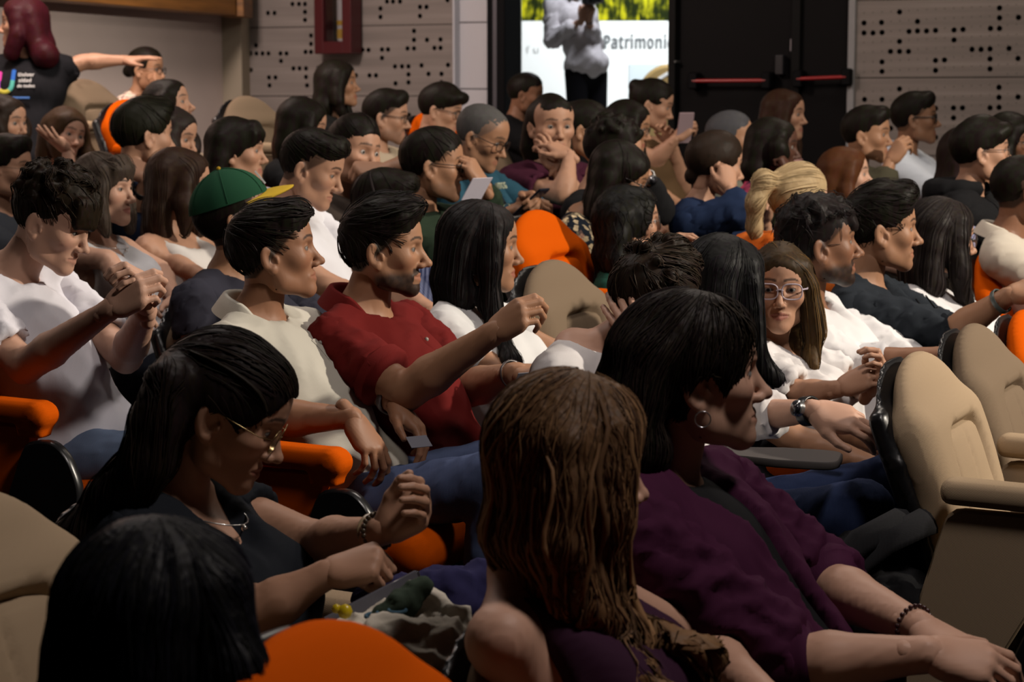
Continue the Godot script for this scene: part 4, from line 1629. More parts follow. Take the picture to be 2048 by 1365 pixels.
func middle_people():
	var p: Dictionary
	p = {"label": "young man in a plain white tee, curly head bent over his joined hands", "px": [108, 438], "seat": "orange", "z": 4.78, "hs": 0.96, "yaw": 14, "pitch": -24, "skin": FAIR, "nose": 1.05,
		"hair": {"kind": "curly", "vol": .016, "n": 110, "fringe": .03, "col": Color(.012, .008, .006), "hi": Color(.03, .02, .014)}, "top": [{"name": "tee", "col": Color(.62, .61, .66), "sleeve": .72, "flare": .014, "fold": .010, "g": .006}], "nb": [-.05, 0, 0], "rec": .2,
		"r": {"e": [50, 735, -.22], "w": [222, 618, -.40], "h": [285, 575, -.42], "pose": "hold", "n": [.2, .5, .8]}, "l": {"e": [252, 715, -.05], "w": [292, 622, -.34], "h": [282, 555, -.38], "pose": "pinch", "n": [.8, .2, -.3]}, "legs": Color(.13, .18, .28)}
	person(p)
	p = {"label": "young man in a cream polo shirt and watch, hands on his jeans", "px": [548, 500], "seat": "orange", "z": 4.62, "hs": 0.96, "yaw": -4, "pitch": 5, "skin": BROWN.lerp(TAN, .45), "nose": 1.12, "buzz": .9, "jaw": .98,
		"hair": {"kind": "quiff", "vol": -.003, "sides": .002, "comb": [0, .2, 1.2], "strands": 500, "step": .008, "lift": .006, "sr": .001}, "top": [{"name": "polo_shirt", "col": Color(.50, .475, .41), "neck": "polo", "sleeve": .68, "flare": .012, "fold": .007, "collar": .036, "gap": .40, "g": .004, "weave": "mesh"}],
		"r": {"e": [540, 838, -.24], "w": [702, 835, -.30], "h": [750, 900, -.32], "pose": "relax", "n": [.5, .75, .4]}, "l": {"e": [690, 738, .12], "w": [788, 806, -.12], "h": [850, 868, -.16], "pose": "relax", "n": [.5, .8, .0]},
		"wrist": [["l", .018, .009, Color(.12, .12, .13), "watch", [.2, .9, .3]]], "legs": Color(.075, .10, .19), "rec": .25, "ly": 20, "knee": "wide"}
	person(p)
	placket(p, Color(.50, .475, .41))
	p = {"label": "bearded man in a brick red polo shirt holding one hand up in front of him", "px": [768, 494], "seat": "red", "z": 4.78, "hs": 0.96, "yaw": 6, "pitch": -2, "skin": TAN, "nose": 1.3, "beard": .93, "buzz": .95, "neckw": 1.08,
		"hair": {"kind": "quiff", "vol": .010, "sides": .0025, "comb": [0, .6, .8], "strands": 520, "step": .007, "lift": .010, "sr": .001}, "top": [{"name": "polo_shirt", "col": Color(.115, .010, .009), "neck": "polo", "sleeve": .72, "flare": .014, "fold": .010, "collar": .038, "gap": .42, "g": .006, "cuff": true, "cuffw": .025, "weave": "mesh"}], "rec": .2, "belly": 1.12, "armw": 1.12, "b": 1.06,
		"r": {"e": [812, 785, -.28], "w": [985, 668, -.38], "h": [1040, 625, -.40], "pose": "hold", "n": [-.3, .55, .75]}, "l": {"e": [935, 780, .05], "w": [1030, 748, -.12], "h": [1085, 742, -.14], "pose": "pinch", "n": [.1, .9, .2]}, "wrist": [["l", .01, .002, Color(.03, .02, .02), "cord"]], "legs": Color(.04, .055, .10)}
	person(p)
	placket(p, Color(.115, .010, .009))
	person({"label": "woman in a white tee with green sleeve trim and very long straight black hair", "px": [962, 490], "seat": "red", "z": 5.2, "hs": .98, "fem": true, "yaw": -2, "pitch": -3, "skin": TAN,
		"hair": {"kind": "part", "len": .46, "front": .44, "fl": .10, "fr": .47, "ff": -.02, "vol": .0, "wd": .85, "strands": 700, "messy": .04, "fw": .056, "tip": .03, "lean": [.0, 0, .02], "groove": .002, "whorl": [0, .13, .02], "steps": 10, "step": .022, "hi": Color(.03, .03, .034), "smix": .5}, "top": [{"name": "tee", "col": Color(.64, .64, .64), "sleeve": .62, "fold": .007, "cuff": true, "cuffw": .012}],
		"r": {"e": [1010, 760, -.2], "w": [1080, 790, -.2]}, "l": {"e": [1105, 705, .08], "w": [1175, 790, -.1]}})
	person({"label": "man in a white linen shirt resting his tousled head on one hand", "px": [1308, 600], "seat": "brown", "z": 4.5, "hs": .98, "yaw": -34, "pitch": -16, "roll": 10, "skin": FAIR,
		"hair": {"kind": "curly", "n": 20, "vol": .018, "sides": .009, "col": Color(.012, .008, .006), "hi": Color(.06, .04, .028), "strands": 700, "messy": .25, "comb": [.2, 0, .9], "step": .011, "sr": .0013, "lift": .004}, "top": [{"name": "linen_shirt", "col": Color(.52, .50, .50), "sleeve": 1.62, "fold": .008, "g": .012, "ff": 5.0}], "nb": [-.10, .03, 0], "tl": .24, "rec": .26,
		"r": {"pole": [-.25, -1, .25], "w": [1283, 688, -.17], "h": [1228, 600, -.06], "pose": "flat", "n": [-.5, .0, 1.0]}, "l": {"e": [1440, 838, .10], "w": [1625, 822, -.12], "h": [1735, 845, -.16], "pose": "relax", "n": [.1, .7, .7]}, "wrist": [["l", .012, .011, Color(.012, .012, .013), "watch", [.1, .3, .95]]], "legs": Color(.022, .034, .085), "knee": "wide", "ly": 22})
	person({"label": "woman with smooth black hair, between the leaning man and woman in clear glasses", "px": [1448, 570], "seat": "red", "z": 4.85, "hs": .98, "fem": true, "yaw": -24, "pitch": -10, "skin": TAN,
		"hair": {"kind": "part", "len": .34, "front": .32, "vol": .006, "strands": 600, "messy": .05, "col": Color(.006, .0055, .006), "hi": Color(.025, .024, .027), "tip": .03, "groove": .002, "whorl": [0, .13, .0], "steps": 10, "step": .02, "smix": .5}, "top": [{"name": "tee", "col": Color(.012, .012, .015)}]})
	p = {"label": "woman in a white blouse and clear-framed glasses turned to face the lens", "px": [1559, 572], "seat": "orange", "z": 4.95, "hs": .91, "fem": true, "yaw": 97, "pitch": -2, "by": 30, "skin": LIGHT, "lip": Color(.22, .04, .04),
		"hair": {"kind": "part", "len": .26, "front": .26, "fl": .27, "fr": .20, "col": Color(.012, .009, .007), "hi": Color(.30, .17, .06), "mix": .18, "ends": .2, "fw": .066, "strands": 300, "messy": .08, "tip": .016, "whorl": [0, .1, .07], "wd": .9, "line": -.010}, "top": [{"name": "blouse", "col": Color(.62, .60, .60), "neck": "deepv", "sleeve": .85, "fold": .014, "flare": .02, "ff": 8.0, "g": .004}],
		"r": {"e": [1600, 790, -.15], "w": [1680, 778, -.22], "h": [1732, 752, -.24], "pose": "pinch", "n": [.2, .7, .7]}, "l": {"e": [1700, 770, .1], "w": [1738, 782, -.2], "h": [1758, 745, -.22], "pose": "pinch", "n": [.9, .2, .0]},
		"glasses": {"col": Color(.42, .36, .42), "t": .0022, "w": .027, "h": .021, "round": .45, "tint": .12}, "legs": Color(.03, .05, .13)}
	person(p)
	person({"label": "bearded man with black curls in a white shirt with rolled sleeves, gazing to the stage", "px": [1637, 486], "seat": "red", "z": 5.34, "hs": 1.0, "yaw": -2, "pitch": 4, "skin": BROWN, "nose": 1.25, "beard": .92, "buzz": .8,
		"hair": {"kind": "curly", "vol": .008, "n": 150, "fringe": .012, "sides": .003, "strands": 300, "messy": .6, "step": .006, "lift": .006, "hi": Color(.03, .028, .03)}, "top": [{"name": "white_shirt", "col": Color(.66, .65, .66), "neck": "v", "sleeve": 1.30, "cuff": true, "cuffw": .06, "fold": .011, "ff": 6.0, "g": .008, "collar": .030, "gap": .6}],
		"r": {"e": [1712, 735, -.16], "w": [1915, 712, -.28], "h": [1985, 692, -.30], "pose": "relax", "n": [.1, .9, .4]}, "legs": Color(.012, .014, .02), "rec": .24})
	p = {"label": "man in a charcoal shirt with sunglasses hung at his collar, arm stretched forward", "px": [1762, 456], "seat": "brown", "z": 5.66, "hs": 1.0, "yaw": 2, "pitch": -1, "skin": TAN, "nose": 1.2, "beard": .2, "jaw": .95,
		"hair": {"kind": "quiff", "vol": .015, "sides": .006, "strands": 420, "comb": [0, .3, .8], "messy": .4, "step": .009, "lift": .006, "line": -.012}, "top": [{"name": "charcoal_shirt", "col": Color(.018, .022, .028), "neck": "v", "sleeve": 1.10, "cuff": true, "cuffw": .04, "fold": .012, "ff": 7.0, "g": .006, "collar": .036, "gap": .5}],
		"r": {"e": [1902, 668, -.24], "w": [2018, 592, -.36], "h": [2085, 570, -.38], "pose": "relax", "n": [-.3, .8, .5]}, "wrist": [["r", .03, .006, Color(.07, .09, .085), "band"]], "legs": Color(.010, .011, .014)}
	person(p)
	hung_glasses(p)
	person({"label": "woman in a white tee, straight dark hair and glasses, beyond the charcoal shirt", "px": [1884, 474], "seat": "red", "z": 5.96, "hs": 0.962, "fem": true, "yaw": -8, "pitch": -5, "skin": LIGHT,
		"hair": {"kind": "part", "len": .27, "front": .26, "col": Color(.012, .009, .008), "hi": Color(.055, .045, .042), "strands": 500, "messy": .05, "tip": .02, "vol": .004, "fw": .056, "whorl": [0, .13, .03], "groove": .002}, "top": [{"name": "tee", "col": Color(.62, .61, .62), "fold": .009, "sleeve": .75}], "glasses": {"col": Color(.03, .03, .03), "t": .0011, "w": .024, "h": .02, "round": .9}})
	p = {"label": "man in a slate tee with a green cap low over his hair, behind cream polo", "px": [474, 434], "seat": "brown", "z": 5.5, "hs": 1.02, "yaw": -8, "pitch": 15, "skin": TAN, "buzz": .9, "beard": .5,
		"hair": {"kind": "short", "sides": .004, "strands": 0}, "top": [{"name": "tee", "col": Color(.028, .028, .040), "sleeve": .8, "fold": .010, "ff": 7.0, "g": .008}], "b": 1.08, "r": {"e": [395, 690, -.2], "w": [540, 720, -.3]}}
	person(p)
	cap_on(p)
	person({"label": "man in a white collared shirt with a shaved fade, looking down", "px": [624, 334], "seat": "beige", "z": 6.03, "hs": 0.953, "yaw": 10, "pitch": -20, "skin": LIGHT, "buzz": .75, "nose": 1.15, "jaw": 1.02,
		"hair": {"kind": "quiff", "vol": .0, "sides": .0005, "comb": [0, .1, 1], "strands": 150, "step": .008}, "top": [{"name": "white_shirt", "col": Color(.66, .66, .70), "neck": "v", "sleeve": .75, "fold": .008, "g": .008, "collar": .036, "gap": .45}], "nb": [-.03, 0, 0]})
	person({"label": "man in a brown tee facing the lens with a fist against his chin", "px": [707, 302], "z": 6.98, "hs": 1.034, "yaw": 42, "pitch": -4, "roll": -8, "skin": LIGHT, "nose": 1.1, "hair": {"kind": "short", "vol": .008, "sides": .004, "line": -.01, "strands": 80}, "top": [{"name": "tee", "col": Color(.045, .034, .028), "sleeve": .7, "g": .008}],
		"l": {"e": [830, 330, -.1], "w": [768, 340, -.14], "h": [732, 338, -.16], "pose": "fist", "n": [.1, .8, .5]}})
	person({"label": "man in a blue and white striped shirt, half hidden behind red polo shirt", "px": [768, 412], "seat": "red", "z": 6.38, "hs": 0.974, "yaw": 6, "pitch": -14, "skin": LIGHT, "hair": {"kind": "quiff", "vol": .006, "strands": 80}, "top": [{"name": "striped_shirt", "mat": stripes(), "sleeve": .75, "g": .01, "collar": .03, "neck": "v"}]})
	person({"label": "man in a dark green jacket and glasses, hand at his mouth", "px": [868, 328], "z": 6.73, "hs": 1.018, "yaw": 2, "pitch": -4, "skin": TAN, "nose": 1.1, "beard": .45, "buzz": .6, "hair": {"kind": "short", "vol": .004, "sides": .004, "strands": 100}, "top": [{"name": "jacket", "col": Color(.018, .030, .018), "sleeve": 1.8, "g": .012, "fold": .010}],
		"glasses": {"col": Color(.006, .006, .006), "t": .0016, "w": .024, "h": .017, "round": .5}, "l": {"e": [975, 440, .1], "w": [968, 374, -.02], "h": [944, 332, -.03], "pose": "pinch", "n": [.8, .1, .3]}})
	person({"label": "woman in a dark green top with thick wavy black hair, chin lifted", "px": [1262, 448], "seat": "beige", "z": 6.3, "hs": .93, "fem": true, "yaw": 0, "pitch": 8, "skin": LIGHT, "hair": {"kind": "part", "len": .28, "front": 0.0, "wd": 1.25, "vol": .014, "strands": 260, "wave": .6, "messy": .3, "fw": .064, "groove": .004, "hi": Color(.02, .018, .018)}, "top": [{"name": "blouse", "col": Color(.010, .045, .032), "sleeve": .8, "fold": .010, "ff": 8.0, "flare": .02}],
		"glasses": {"col": Color(.05, .05, .05), "t": .001, "w": .024, "h": .021, "round": .9}, "l": {"e": [1290, 560, .1], "w": [1318, 495, -.1], "h": [1352, 476, -.12], "pose": "relax", "n": [-.1, 1, .2]}})
	p = {"label": "person with a blonde ponytail and an orange hood, seen from behind", "px": [1598, 402], "seat": "brown", "z": 6.25, "hs": .96, "fem": true, "yaw": -34, "pitch": -6, "skin": FAIR, "hair": {"kind": "short", "vol": .004, "sides": .006, "line": .01, "col": Color(.30, .21, .11), "hi": Color(.50, .38, .22), "at": [0, .055, -.115], "tail": [[0, .05, -.16], [0, -.02, -.185], [.01, -.10, -.17], [.015, -.17, -.13]], "strands": 300, "whorl": [0, .05, .16], "messy": .06, "smix": .9, "mix": .6}, "top": [{"name": "hooded_top", "col": Color(.62, .14, .02), "sleeve": .8, "g": .015}]}
	person(p)
	hood(p)

func back_people():
	var p: Dictionary
	p = {"label": "grey-haired man in a teal jacket and glasses looking down", "px": [965, 272], "z": 7.5, "hs": .99, "yaw": 24, "pitch": -22, "skin": TAN, "nose": 1.15, "buzz": .6, "stub": Color(.09, .085, .08), "brow": Color(.03, .025, .02), "hair": {"kind": "short", "vol": -.012, "sides": .003, "line": .022, "fw": .070, "col": Color(.06, .057, .055), "hi": Color(.12, .12, .12)}, "top": [{"name": "tee", "col": Color(.012, .016, .02), "sleeve": 0, "g": -.002}, {"name": "jacket", "col": Color(.022, .07, .105), "neck": "open", "sleeve": 1.75, "g": .012, "fold": .010}], "b": 1.05,
		"glasses": {"col": Color(.006, .006, .006), "t": .0018, "w": .025, "h": .018}, "r": {"e": [1000, 470, -.2], "w": [1030, 420, -.3], "h": [1062, 412, -.3], "pose": "hold", "n": [0, .8, .5]}, "l": {"e": [1070, 430, .1], "w": [1050, 402, -.25], "h": [1066, 400, -.3], "pose": "hold", "n": [.7, .5, -.2]}}
	person(p)
	tee_print(p)
	person({"label": "woman in a maroon tee facing the lens, chin resting on the back of her hand", "px": [1104, 250], "z": 7.89, "hs": 1.033, "fem": true, "yaw": 72, "pitch": -4, "by": 50, "skin": LIGHT, "wide": 1.06, "b": 1.12, "hair": {"kind": "long", "len": .30, "front": .0, "fw": .066, "line": .0, "vol": -.001, "at": [0, .115, -.03]}, "top": [{"name": "tee", "col": Color(.045, .010, .022), "sleeve": .6, "g": .01}],
		"r": {"e": [1128, 392, -.28], "w": [1140, 312, -.2], "h": [1108, 290, -.16], "pose": "relax", "n": [.1, .9, .3]}, "l": {"e": [1150, 390, .0], "w": [1108, 338, -.16], "h": [1096, 305, -.16], "pose": "relax", "n": [.2, .4, .8]}, "armw": 1.15})
	person({"label": "woman with long drop earrings looking down, behind the maroon tee", "px": [1170, 258], "z": 8.28, "hs": 0.970, "fem": true, "yaw": 6, "pitch": -20, "skin": TAN, "hair": {"kind": "bun", "vol": .004, "sides": .007, "at": [0, .05, -.10]}, "top": [{"name": "top", "col": Color(.02, .014, .018), "neck": "scoop"}], "glasses": {"col": Color(.03, .02, .02), "t": .001}, "drop": true})
	p = {"label": "person in black long sleeves and pale wristwatch, hand pressed to the mouth", "px": [1226, 306], "seat": "red", "z": 7.11, "hs": 0.985, "yaw": 8, "pitch": -14, "skin": LIGHT, "hair": {"kind": "curly", "vol": .015, "n": 60, "fringe": .0}, "top": [{"name": "long_sleeved_top", "col": Color(.010, .010, .011), "sleeve": 1.82, "g": .008}], "glasses": {"col": Color(.02, .02, .02), "t": .0014}, "l": {"e": [1318, 420, .0], "w": [1290, 350, -.08], "h": [1268, 315, -.08], "pose": "cup", "n": [.6, .5, .5]}, "wrist": [["l", .012, .008, Color(.4, .4, .4), "watch", [.3, .2, .9]]]}
	person(p)
	person({"label": "woman in a navy floral dress and dark glasses looking down", "px": [1240, 352], "seat": "beige", "z": 6.73, "hs": 0.940, "fem": true, "yaw": 2, "pitch": -24, "skin": TAN, "hair": {"kind": "part", "len": .22, "front": .0, "fw": .064, "vol": .004, "lean": [0, 0, -.03], "strands": 100}, "top": [{"name": "floral_dress", "mat": floral(), "sleeve": .55, "g": .01, "flare": .015}], "glasses": {"col": Color(.01, .008, .008), "t": .0017}, "nb": [-.05, -.01, 0], "r": {"e": [1168, 505, -.1], "w": [1235, 560, -.2]}})
	person({"label": "woman with long dark hair and glasses, head bowed, before the bright doorway", "px": [1257, 252], "z": 8.7, "hs": 0.94, "fem": true, "yaw": 14, "pitch": -12, "skin": TAN, "hair": {"kind": "part", "len": .25, "front": .22, "fw": .06}, "top": [{"name": "top", "col": Color(.02, .02, .022)}], "glasses": {"col": Color(.02, .02, .02), "t": .0011}})
	p = {"label": "person in a tan sleeveless top holding up a phone, before the bright doorway", "px": [1304, 208], "seat": "red", "z": 9.9, "hs": 1.03, "fem": true, "yaw": 8, "pitch": -16, "skin": LIGHT, "hair": {"kind": "bun", "vol": .002, "sides": .006, "at": [0, .06, -.10]}, "top": [{"name": "sleeveless_top", "col": Color(.10, .06, .03), "tank": true}], "b": 1.1, "armw": 1.15, "r": {"e": [1310, 320, -.15], "w": [1352, 278, -.22], "h": [1368, 262, -.22], "pose": "hold", "n": [-.5, .3, .7]}, "l": {"w": [1345, 290, -.1]}}
	person(p)
	p = {"label": "woman in a navy sweater leaning her cheek on her hand over the chair back", "px": [1432, 328], "z": 7.3, "hs": .98, "fem": true, "yaw": -14, "pitch": -8, "skin": LIGHT, "hair": {"kind": "bun", "vol": .006, "sides": .010, "at": [.02, -.055, -.075], "col": Color(.018, .012, .009)}, "top": [{"name": "sweater", "col": Color(.012, .022, .055), "sleeve": 1.72, "g": .014, "fold": .012}], "b": 1.1, "r": {"e": [1478, 425, -.22], "w": [1458, 378, -.15], "h": [1455, 338, -.12], "pose": "cup", "n": [.3, .0, .9]}, "l": {"w": [1530, 440, -.1]}}
	person(p)
	person({"label": "older person with grey hair in a grey-green shirt, beyond the navy sweater", "px": [1462, 276], "z": 9.0, "hs": 1.01, "yaw": 8, "pitch": -2, "skin": TAN, "nose": 1.25, "hair": {"kind": "short", "vol": .0, "sides": .004, "line": .012, "col": Color(.05, .05, .055), "hi": Color(.10, .10, .11)}, "top": [{"name": "shirt", "col": Color(.13, .13, .105), "sleeve": .8, "g": .008}]})
	person({"label": "dark-skinned person in a pink, green and black striped top, chin on hand", "px": [1547, 292], "z": 8.06, "hs": 0.977, "fem": true, "yaw": 12, "pitch": -4, "skin": DARK, "hair": {"kind": "bob", "len": .16, "front": .08, "fw": .064, "vol": -.002}, "top": [{"name": "striped_top", "mat": bands(), "sleeve": .7, "g": .006}], "l": {"e": [1600, 400, 0], "w": [1577, 350, -.1], "h": [1568, 320, -.1], "pose": "fist", "n": [.8, .2, .3]}})
	person({"label": "woman in a pale pink top with long brown hair against the black door", "px": [1569, 228], "z": 9.7, "hs": 1.0, "fem": true, "yaw": 26, "pitch": -2, "skin": LIGHT, "hair": {"kind": "part", "len": .26, "front": .25, "col": Color(.03, .014, .009), "fw": .06}, "top": [{"name": "pink_top", "col": Color(.42, .24, .23), "sleeve": .3, "neck": "v"}]})
	person({"label": "woman with shoulder-length auburn hair tilting her face up, below the olive jacket", "px": [1692, 352], "z": 7.76, "hs": 0.915, "fem": true, "yaw": 14, "pitch": 6, "skin": FAIR, "hair": {"kind": "part", "len": .24, "front": .22, "vol": .006, "col": Color(.055, .019, .008), "hi": Color(.12, .05, .02), "fw": .058}, "top": [{"name": "top", "col": Color(.03, .025, .022)}]})
	person({"label": "young man in an olive jacket, hand raised before his chest, by the door", "px": [1734, 268], "z": 8.7, "hs": 1.0, "yaw": 22, "pitch": -2, "skin": TAN, "hair": {"kind": "quiff", "vol": .006, "sides": .004}, "top": [{"name": "jacket", "col": Color(.055, .05, .032), "sleeve": 1.7, "g": .014, "collar": .04, "neck": "v"}], "r": {"e": [1765, 375, -.25], "w": [1780, 325, -.22], "h": [1795, 300, -.22], "pose": "hold", "n": [-.6, .3, .6]}})
	person({"label": "man in a white button shirt and dark sunglasses against the pierced wall", "px": [1830, 236], "seat": "red", "z": 9.3, "hs": 1.0, "yaw": 12, "pitch": 2, "skin": BROWN.lerp(TAN, .3), "nose": 1.15, "buzz": .6, "hair": {"kind": "quiff", "vol": .004, "sides": .003}, "top": [{"name": "white_shirt", "col": Color(.60, .64, .72), "sleeve": 1.7, "g": .012, "collar": .038, "gap": .35, "neck": "v"}], "glasses": {"col": Color(.004, .004, .004), "t": .0024, "w": .027, "h": .02, "tint": .93}})
	p = {"label": "young man in a black hooded sweatshirt with white cords and glasses", "px": [1962, 302], "z": 7.2, "hs": .98, "yaw": 4, "pitch": 2, "skin": LIGHT, "nose": 1.1, "buzz": .5, "hair": {"kind": "fringe", "vol": .012, "sides": .006, "line": -.006}, "top": [{"name": "hooded_sweatshirt", "col": Color(.009, .009, .010), "sleeve": 1.8, "g": .016, "fold": .012}], "glasses": {"col": Color(.02, .02, .02), "t": .0013, "w": .024, "h": .018, "round": .6}}
	person(p)
	hood(p)
	cords(p)
	person({"label": "person with thick dark reddish hair directly behind the black hooded sweatshirt", "px": [1938, 318], "z": 7.9, "hs": .98, "fem": true, "yaw": -2, "pitch": -2, "skin": TAN, "hair": {"kind": "long", "len": .28, "front": .1, "vol": .012, "col": Color(.014, .008, .007)}, "top": [{"name": "top", "col": Color(.02, .01, .014)}]})
	person({"label": "woman in a white top and glasses at right edge, beyond the black sweatshirt", "px": [2022, 282], "z": 8.5, "hs": .98, "fem": true, "yaw": 40, "pitch": -4, "skin": BROWN, "hair": {"kind": "part", "len": .2, "front": .18, "vol": .006, "fw": .062}, "top": [{"name": "top", "col": Color(.58, .58, .58), "sleeve": .7}], "glasses": {"col": Color(.01, .01, .01), "t": .0018}})
	person({"label": "man with a shaved head in a cream shirt, cut by the right edge", "px": [2046, 380], "seat": "orange", "z": 6.7, "hs": 1.0, "yaw": -6, "pitch": 0, "skin": BROWN, "buzz": .85, "hair": {"kind": "short", "vol": -.012, "sides": .0, "strands": 0}, "top": [{"name": "cream_shirt", "col": Color(.50, .45, .38), "sleeve": .8, "g": .012, "collar": .035}]})
	# left half, from the middle rows to the wall
	person({"label": "woman with black bangs and a gold hoop earring, in a cream top", "px": [474, 300], "z": 6.95, "hs": 0.95, "fem": true, "yaw": 4, "pitch": -2, "skin": LIGHT, "hair": {"kind": "bangs", "len": .17, "front": .0, "fw": .056, "vol": .002, "lean": [0, 0, .0]}, "top": [{"name": "cream_top", "col": Color(.36, .29, .19), "sleeve": .9}], "hoopr": .022})
	person({"label": "woman with long brown hair, round glasses and a white strap top", "px": [362, 368], "seat": "orange", "z": 6.57, "hs": 0.968, "fem": true, "yaw": 0, "pitch": -5, "skin": LIGHT, "hair": {"kind": "part", "len": .33, "front": .30, "fl": .30, "fr": .2, "ff": -.03, "col": Color(.022, .012, .008), "hi": Color(.05, .03, .02), "fw": .056, "strands": 160, "messy": .05, "vol": .004, "lean": [0, 0, -.02]}, "top": [{"name": "strap_top", "col": Color(.56, .53, .50), "tank": true, "neck": "scoop", "fold": .006}], "glasses": {"col": Color(.3, .24, .16), "metal": .7, "t": .0009, "round": 1.0, "h": .021, "w": .023}, "r": {"e": [335, 520, -.1], "w": [420, 560, -.25]}})
	p = {"label": "woman with a curtain fringe in a white V-neck top and fine necklace", "px": [208, 376], "seat": "red", "z": 6.22, "hs": 0.938, "fem": true, "yaw": 18, "pitch": -1, "skin": FAIR, "lip": Color(.30, .06, .06), "hair": {"kind": "bangs", "len": .22, "front": .18, "fw": .058, "col": Color(.03, .022, .018), "hi": Color(.12, .09, .065), "strands": 160, "messy": .12}, "top": [{"name": "white_top", "col": Color(.60, .60, .62), "tank": true, "neck": "deepv", "fold": .007}], "r": {"e": [215, 520, -.2], "w": [262, 600, -.3]}, "l": {"e": [320, 540, .1], "w": [350, 600, -.1]}}
	person(p)
	necklace(p)
	person({"label": "man in a dark navy shirt seen from behind, hand held at his neck", "px": [288, 268], "z": 7.25, "hs": 1.04, "yaw": -30, "pitch": -4, "skin": LIGHT, "hair": {"kind": "quiff", "vol": .012, "sides": .008, "strands": 120, "hi": Color(.02, .015, .012)}, "top": [{"name": "navy_shirt", "col": Color(.010, .016, .035), "sleeve": .85, "g": .01, "fold": .01}], "r": {"e": [285, 420, -.15], "w": [295, 358, -.22], "h": [262, 312, -.14], "pose": "cup", "n": [.5, .5, .6]}, "wrist": [["r", .06, .01, Color(.01, .01, .012), "band"]]})
	person({"label": "woman hidden beyond the navy shirt, only brow and cheek showing", "px": [346, 272], "z": 7.7, "hs": .95, "fem": true, "yaw": 20, "pitch": -12, "skin": LIGHT, "hair": {"kind": "bob", "len": .2, "front": .1, "fw": .066, "col": Color(.02, .014, .011)}, "top": [{"name": "top", "col": Color(.02, .02, .02)}]})
	person({"label": "woman with black hair in a cream top tilting her face up", "px": [338, 212], "z": 8.5, "hs": .96, "fem": true, "yaw": 12, "pitch": 14, "skin": LIGHT, "hair": {"kind": "bob", "len": .14, "front": .05, "fw": .064, "vol": .002}, "top": [{"name": "cream_top", "col": Color(.42, .33, .24), "sleeve": .9}]})
	person({"label": "person in glasses and a checked pale shirt against the plain wall", "px": [292, 138], "z": 10.8, "hs": .97, "fem": true, "yaw": 16, "pitch": -4, "skin": TAN, "hair": {"kind": "bun", "vol": .002, "sides": .005, "at": [0, -.02, -.105]}, "top": [{"name": "checked_shirt", "mat": checks(), "sleeve": 1.3, "g": .014}], "glasses": {"col": Color(.01, .01, .01), "t": .0018}, "l": {"e": [345, 200, 0], "w": [330, 172, -.1], "h": [318, 160, -.12], "pose": "fist", "n": [.5, .5, .3]}})
	p = {"label": "standing woman with dark red hair and printed black tee, arm stretched out", "px": [46, 46], "z": 9.9, "hs": 1.05, "fem": true, "standing": true, "yaw": 172, "pitch": 0, "by": 100, "skin": LIGHT, "b": 1.12, "hair": {"kind": "part", "len": .25, "front": .2, "col": Color(.026, .004, .007), "hi": Color(.07, .008, .013), "vol": .004, "fw": .058, "lean": [0, 0, -.05], "wd": 1.35, "tip": .05, "taper": 1.0}, "top": [{"name": "black_tee", "col": Color(.009, .009, .011), "sleeve": .55, "g": .01}], "legs": Color(.01, .012, .02),
		"l": {"e": [165, 124, .0], "w": [248, 121, .0], "h": [285, 116, .0], "pose": "flat", "n": [0, 1, .2]}, "r": {"e": [-45, 145, 0], "w": [-40, 240, -.1]}, "armw": 1.1}
	person(p)
	chest_print(p)
	person({"label": "woman with brown hair cut by the left edge, below the red-haired woman", "px": [10, 244], "z": 8.4, "hs": 0.95, "fem": true, "yaw": 24, "pitch": -4, "skin": LIGHT, "hair": {"kind": "long", "len": .2, "front": .1, "fw": .064, "col": Color(.02, .012, .009)}, "top": [{"name": "top", "col": Color(.02, .02, .022)}]})
	person({"label": "smiling woman with long brown hair resting her chin on an open palm", "px": [130, 268], "z": 8.9, "hs": 0.98, "fem": true, "yaw": 44, "pitch": -4, "roll": -14, "skin": FAIR, "hair": {"kind": "part", "len": .3, "front": .25, "col": Color(.03, .017, .010), "hi": Color(.09, .05, .022), "ends": .4, "vol": .006, "fw": .062, "lean": [.05, 0, 0]}, "top": [{"name": "top", "col": Color(.30, .18, .12), "sleeve": .5}], "r": {"e": [142, 350, -.2], "w": [134, 300, -.2], "h": [102, 274, -.26], "pose": "flat", "n": [.1, -.9, .2]}})
	person({"label": "young man in round wire glasses, cut by the left edge", "px": [12, 334], "z": 7.5, "hs": .98, "yaw": 10, "pitch": -4, "skin": LIGHT, "nose": 1.1, "hair": {"kind": "quiff", "vol": .008, "sides": .006}, "top": [{"name": "shirt", "col": Color(.05, .055, .065), "sleeve": .8, "g": .01, "collar": .03, "neck": "v"}], "glasses": {"col": Color(.2, .16, .12), "metal": .7, "t": .0009, "round": 1.0, "h": .02}})
	person({"label": "woman with smooth dark hair, face half hidden behind the fade-cut man", "px": [607, 252], "z": 8.4, "hs": 0.96, "fem": true, "yaw": 4, "pitch": -12, "skin": LIGHT, "hair": {"kind": "part", "len": .28, "front": .26, "vol": .006, "fw": .058}, "top": [{"name": "top", "col": Color(.012, .012, .013)}]})
	person({"label": "woman with black hair and a black top sitting tall against the pierced wall", "px": [676, 168], "z": 10.3, "hs": .98, "fem": true, "yaw": 6, "pitch": 4, "skin": TAN, "hair": {"kind": "part", "len": .3, "front": .24, "vol": .008, "fw": .058}, "top": [{"name": "top", "col": Color(.010, .010, .010), "sleeve": 1.4}]})
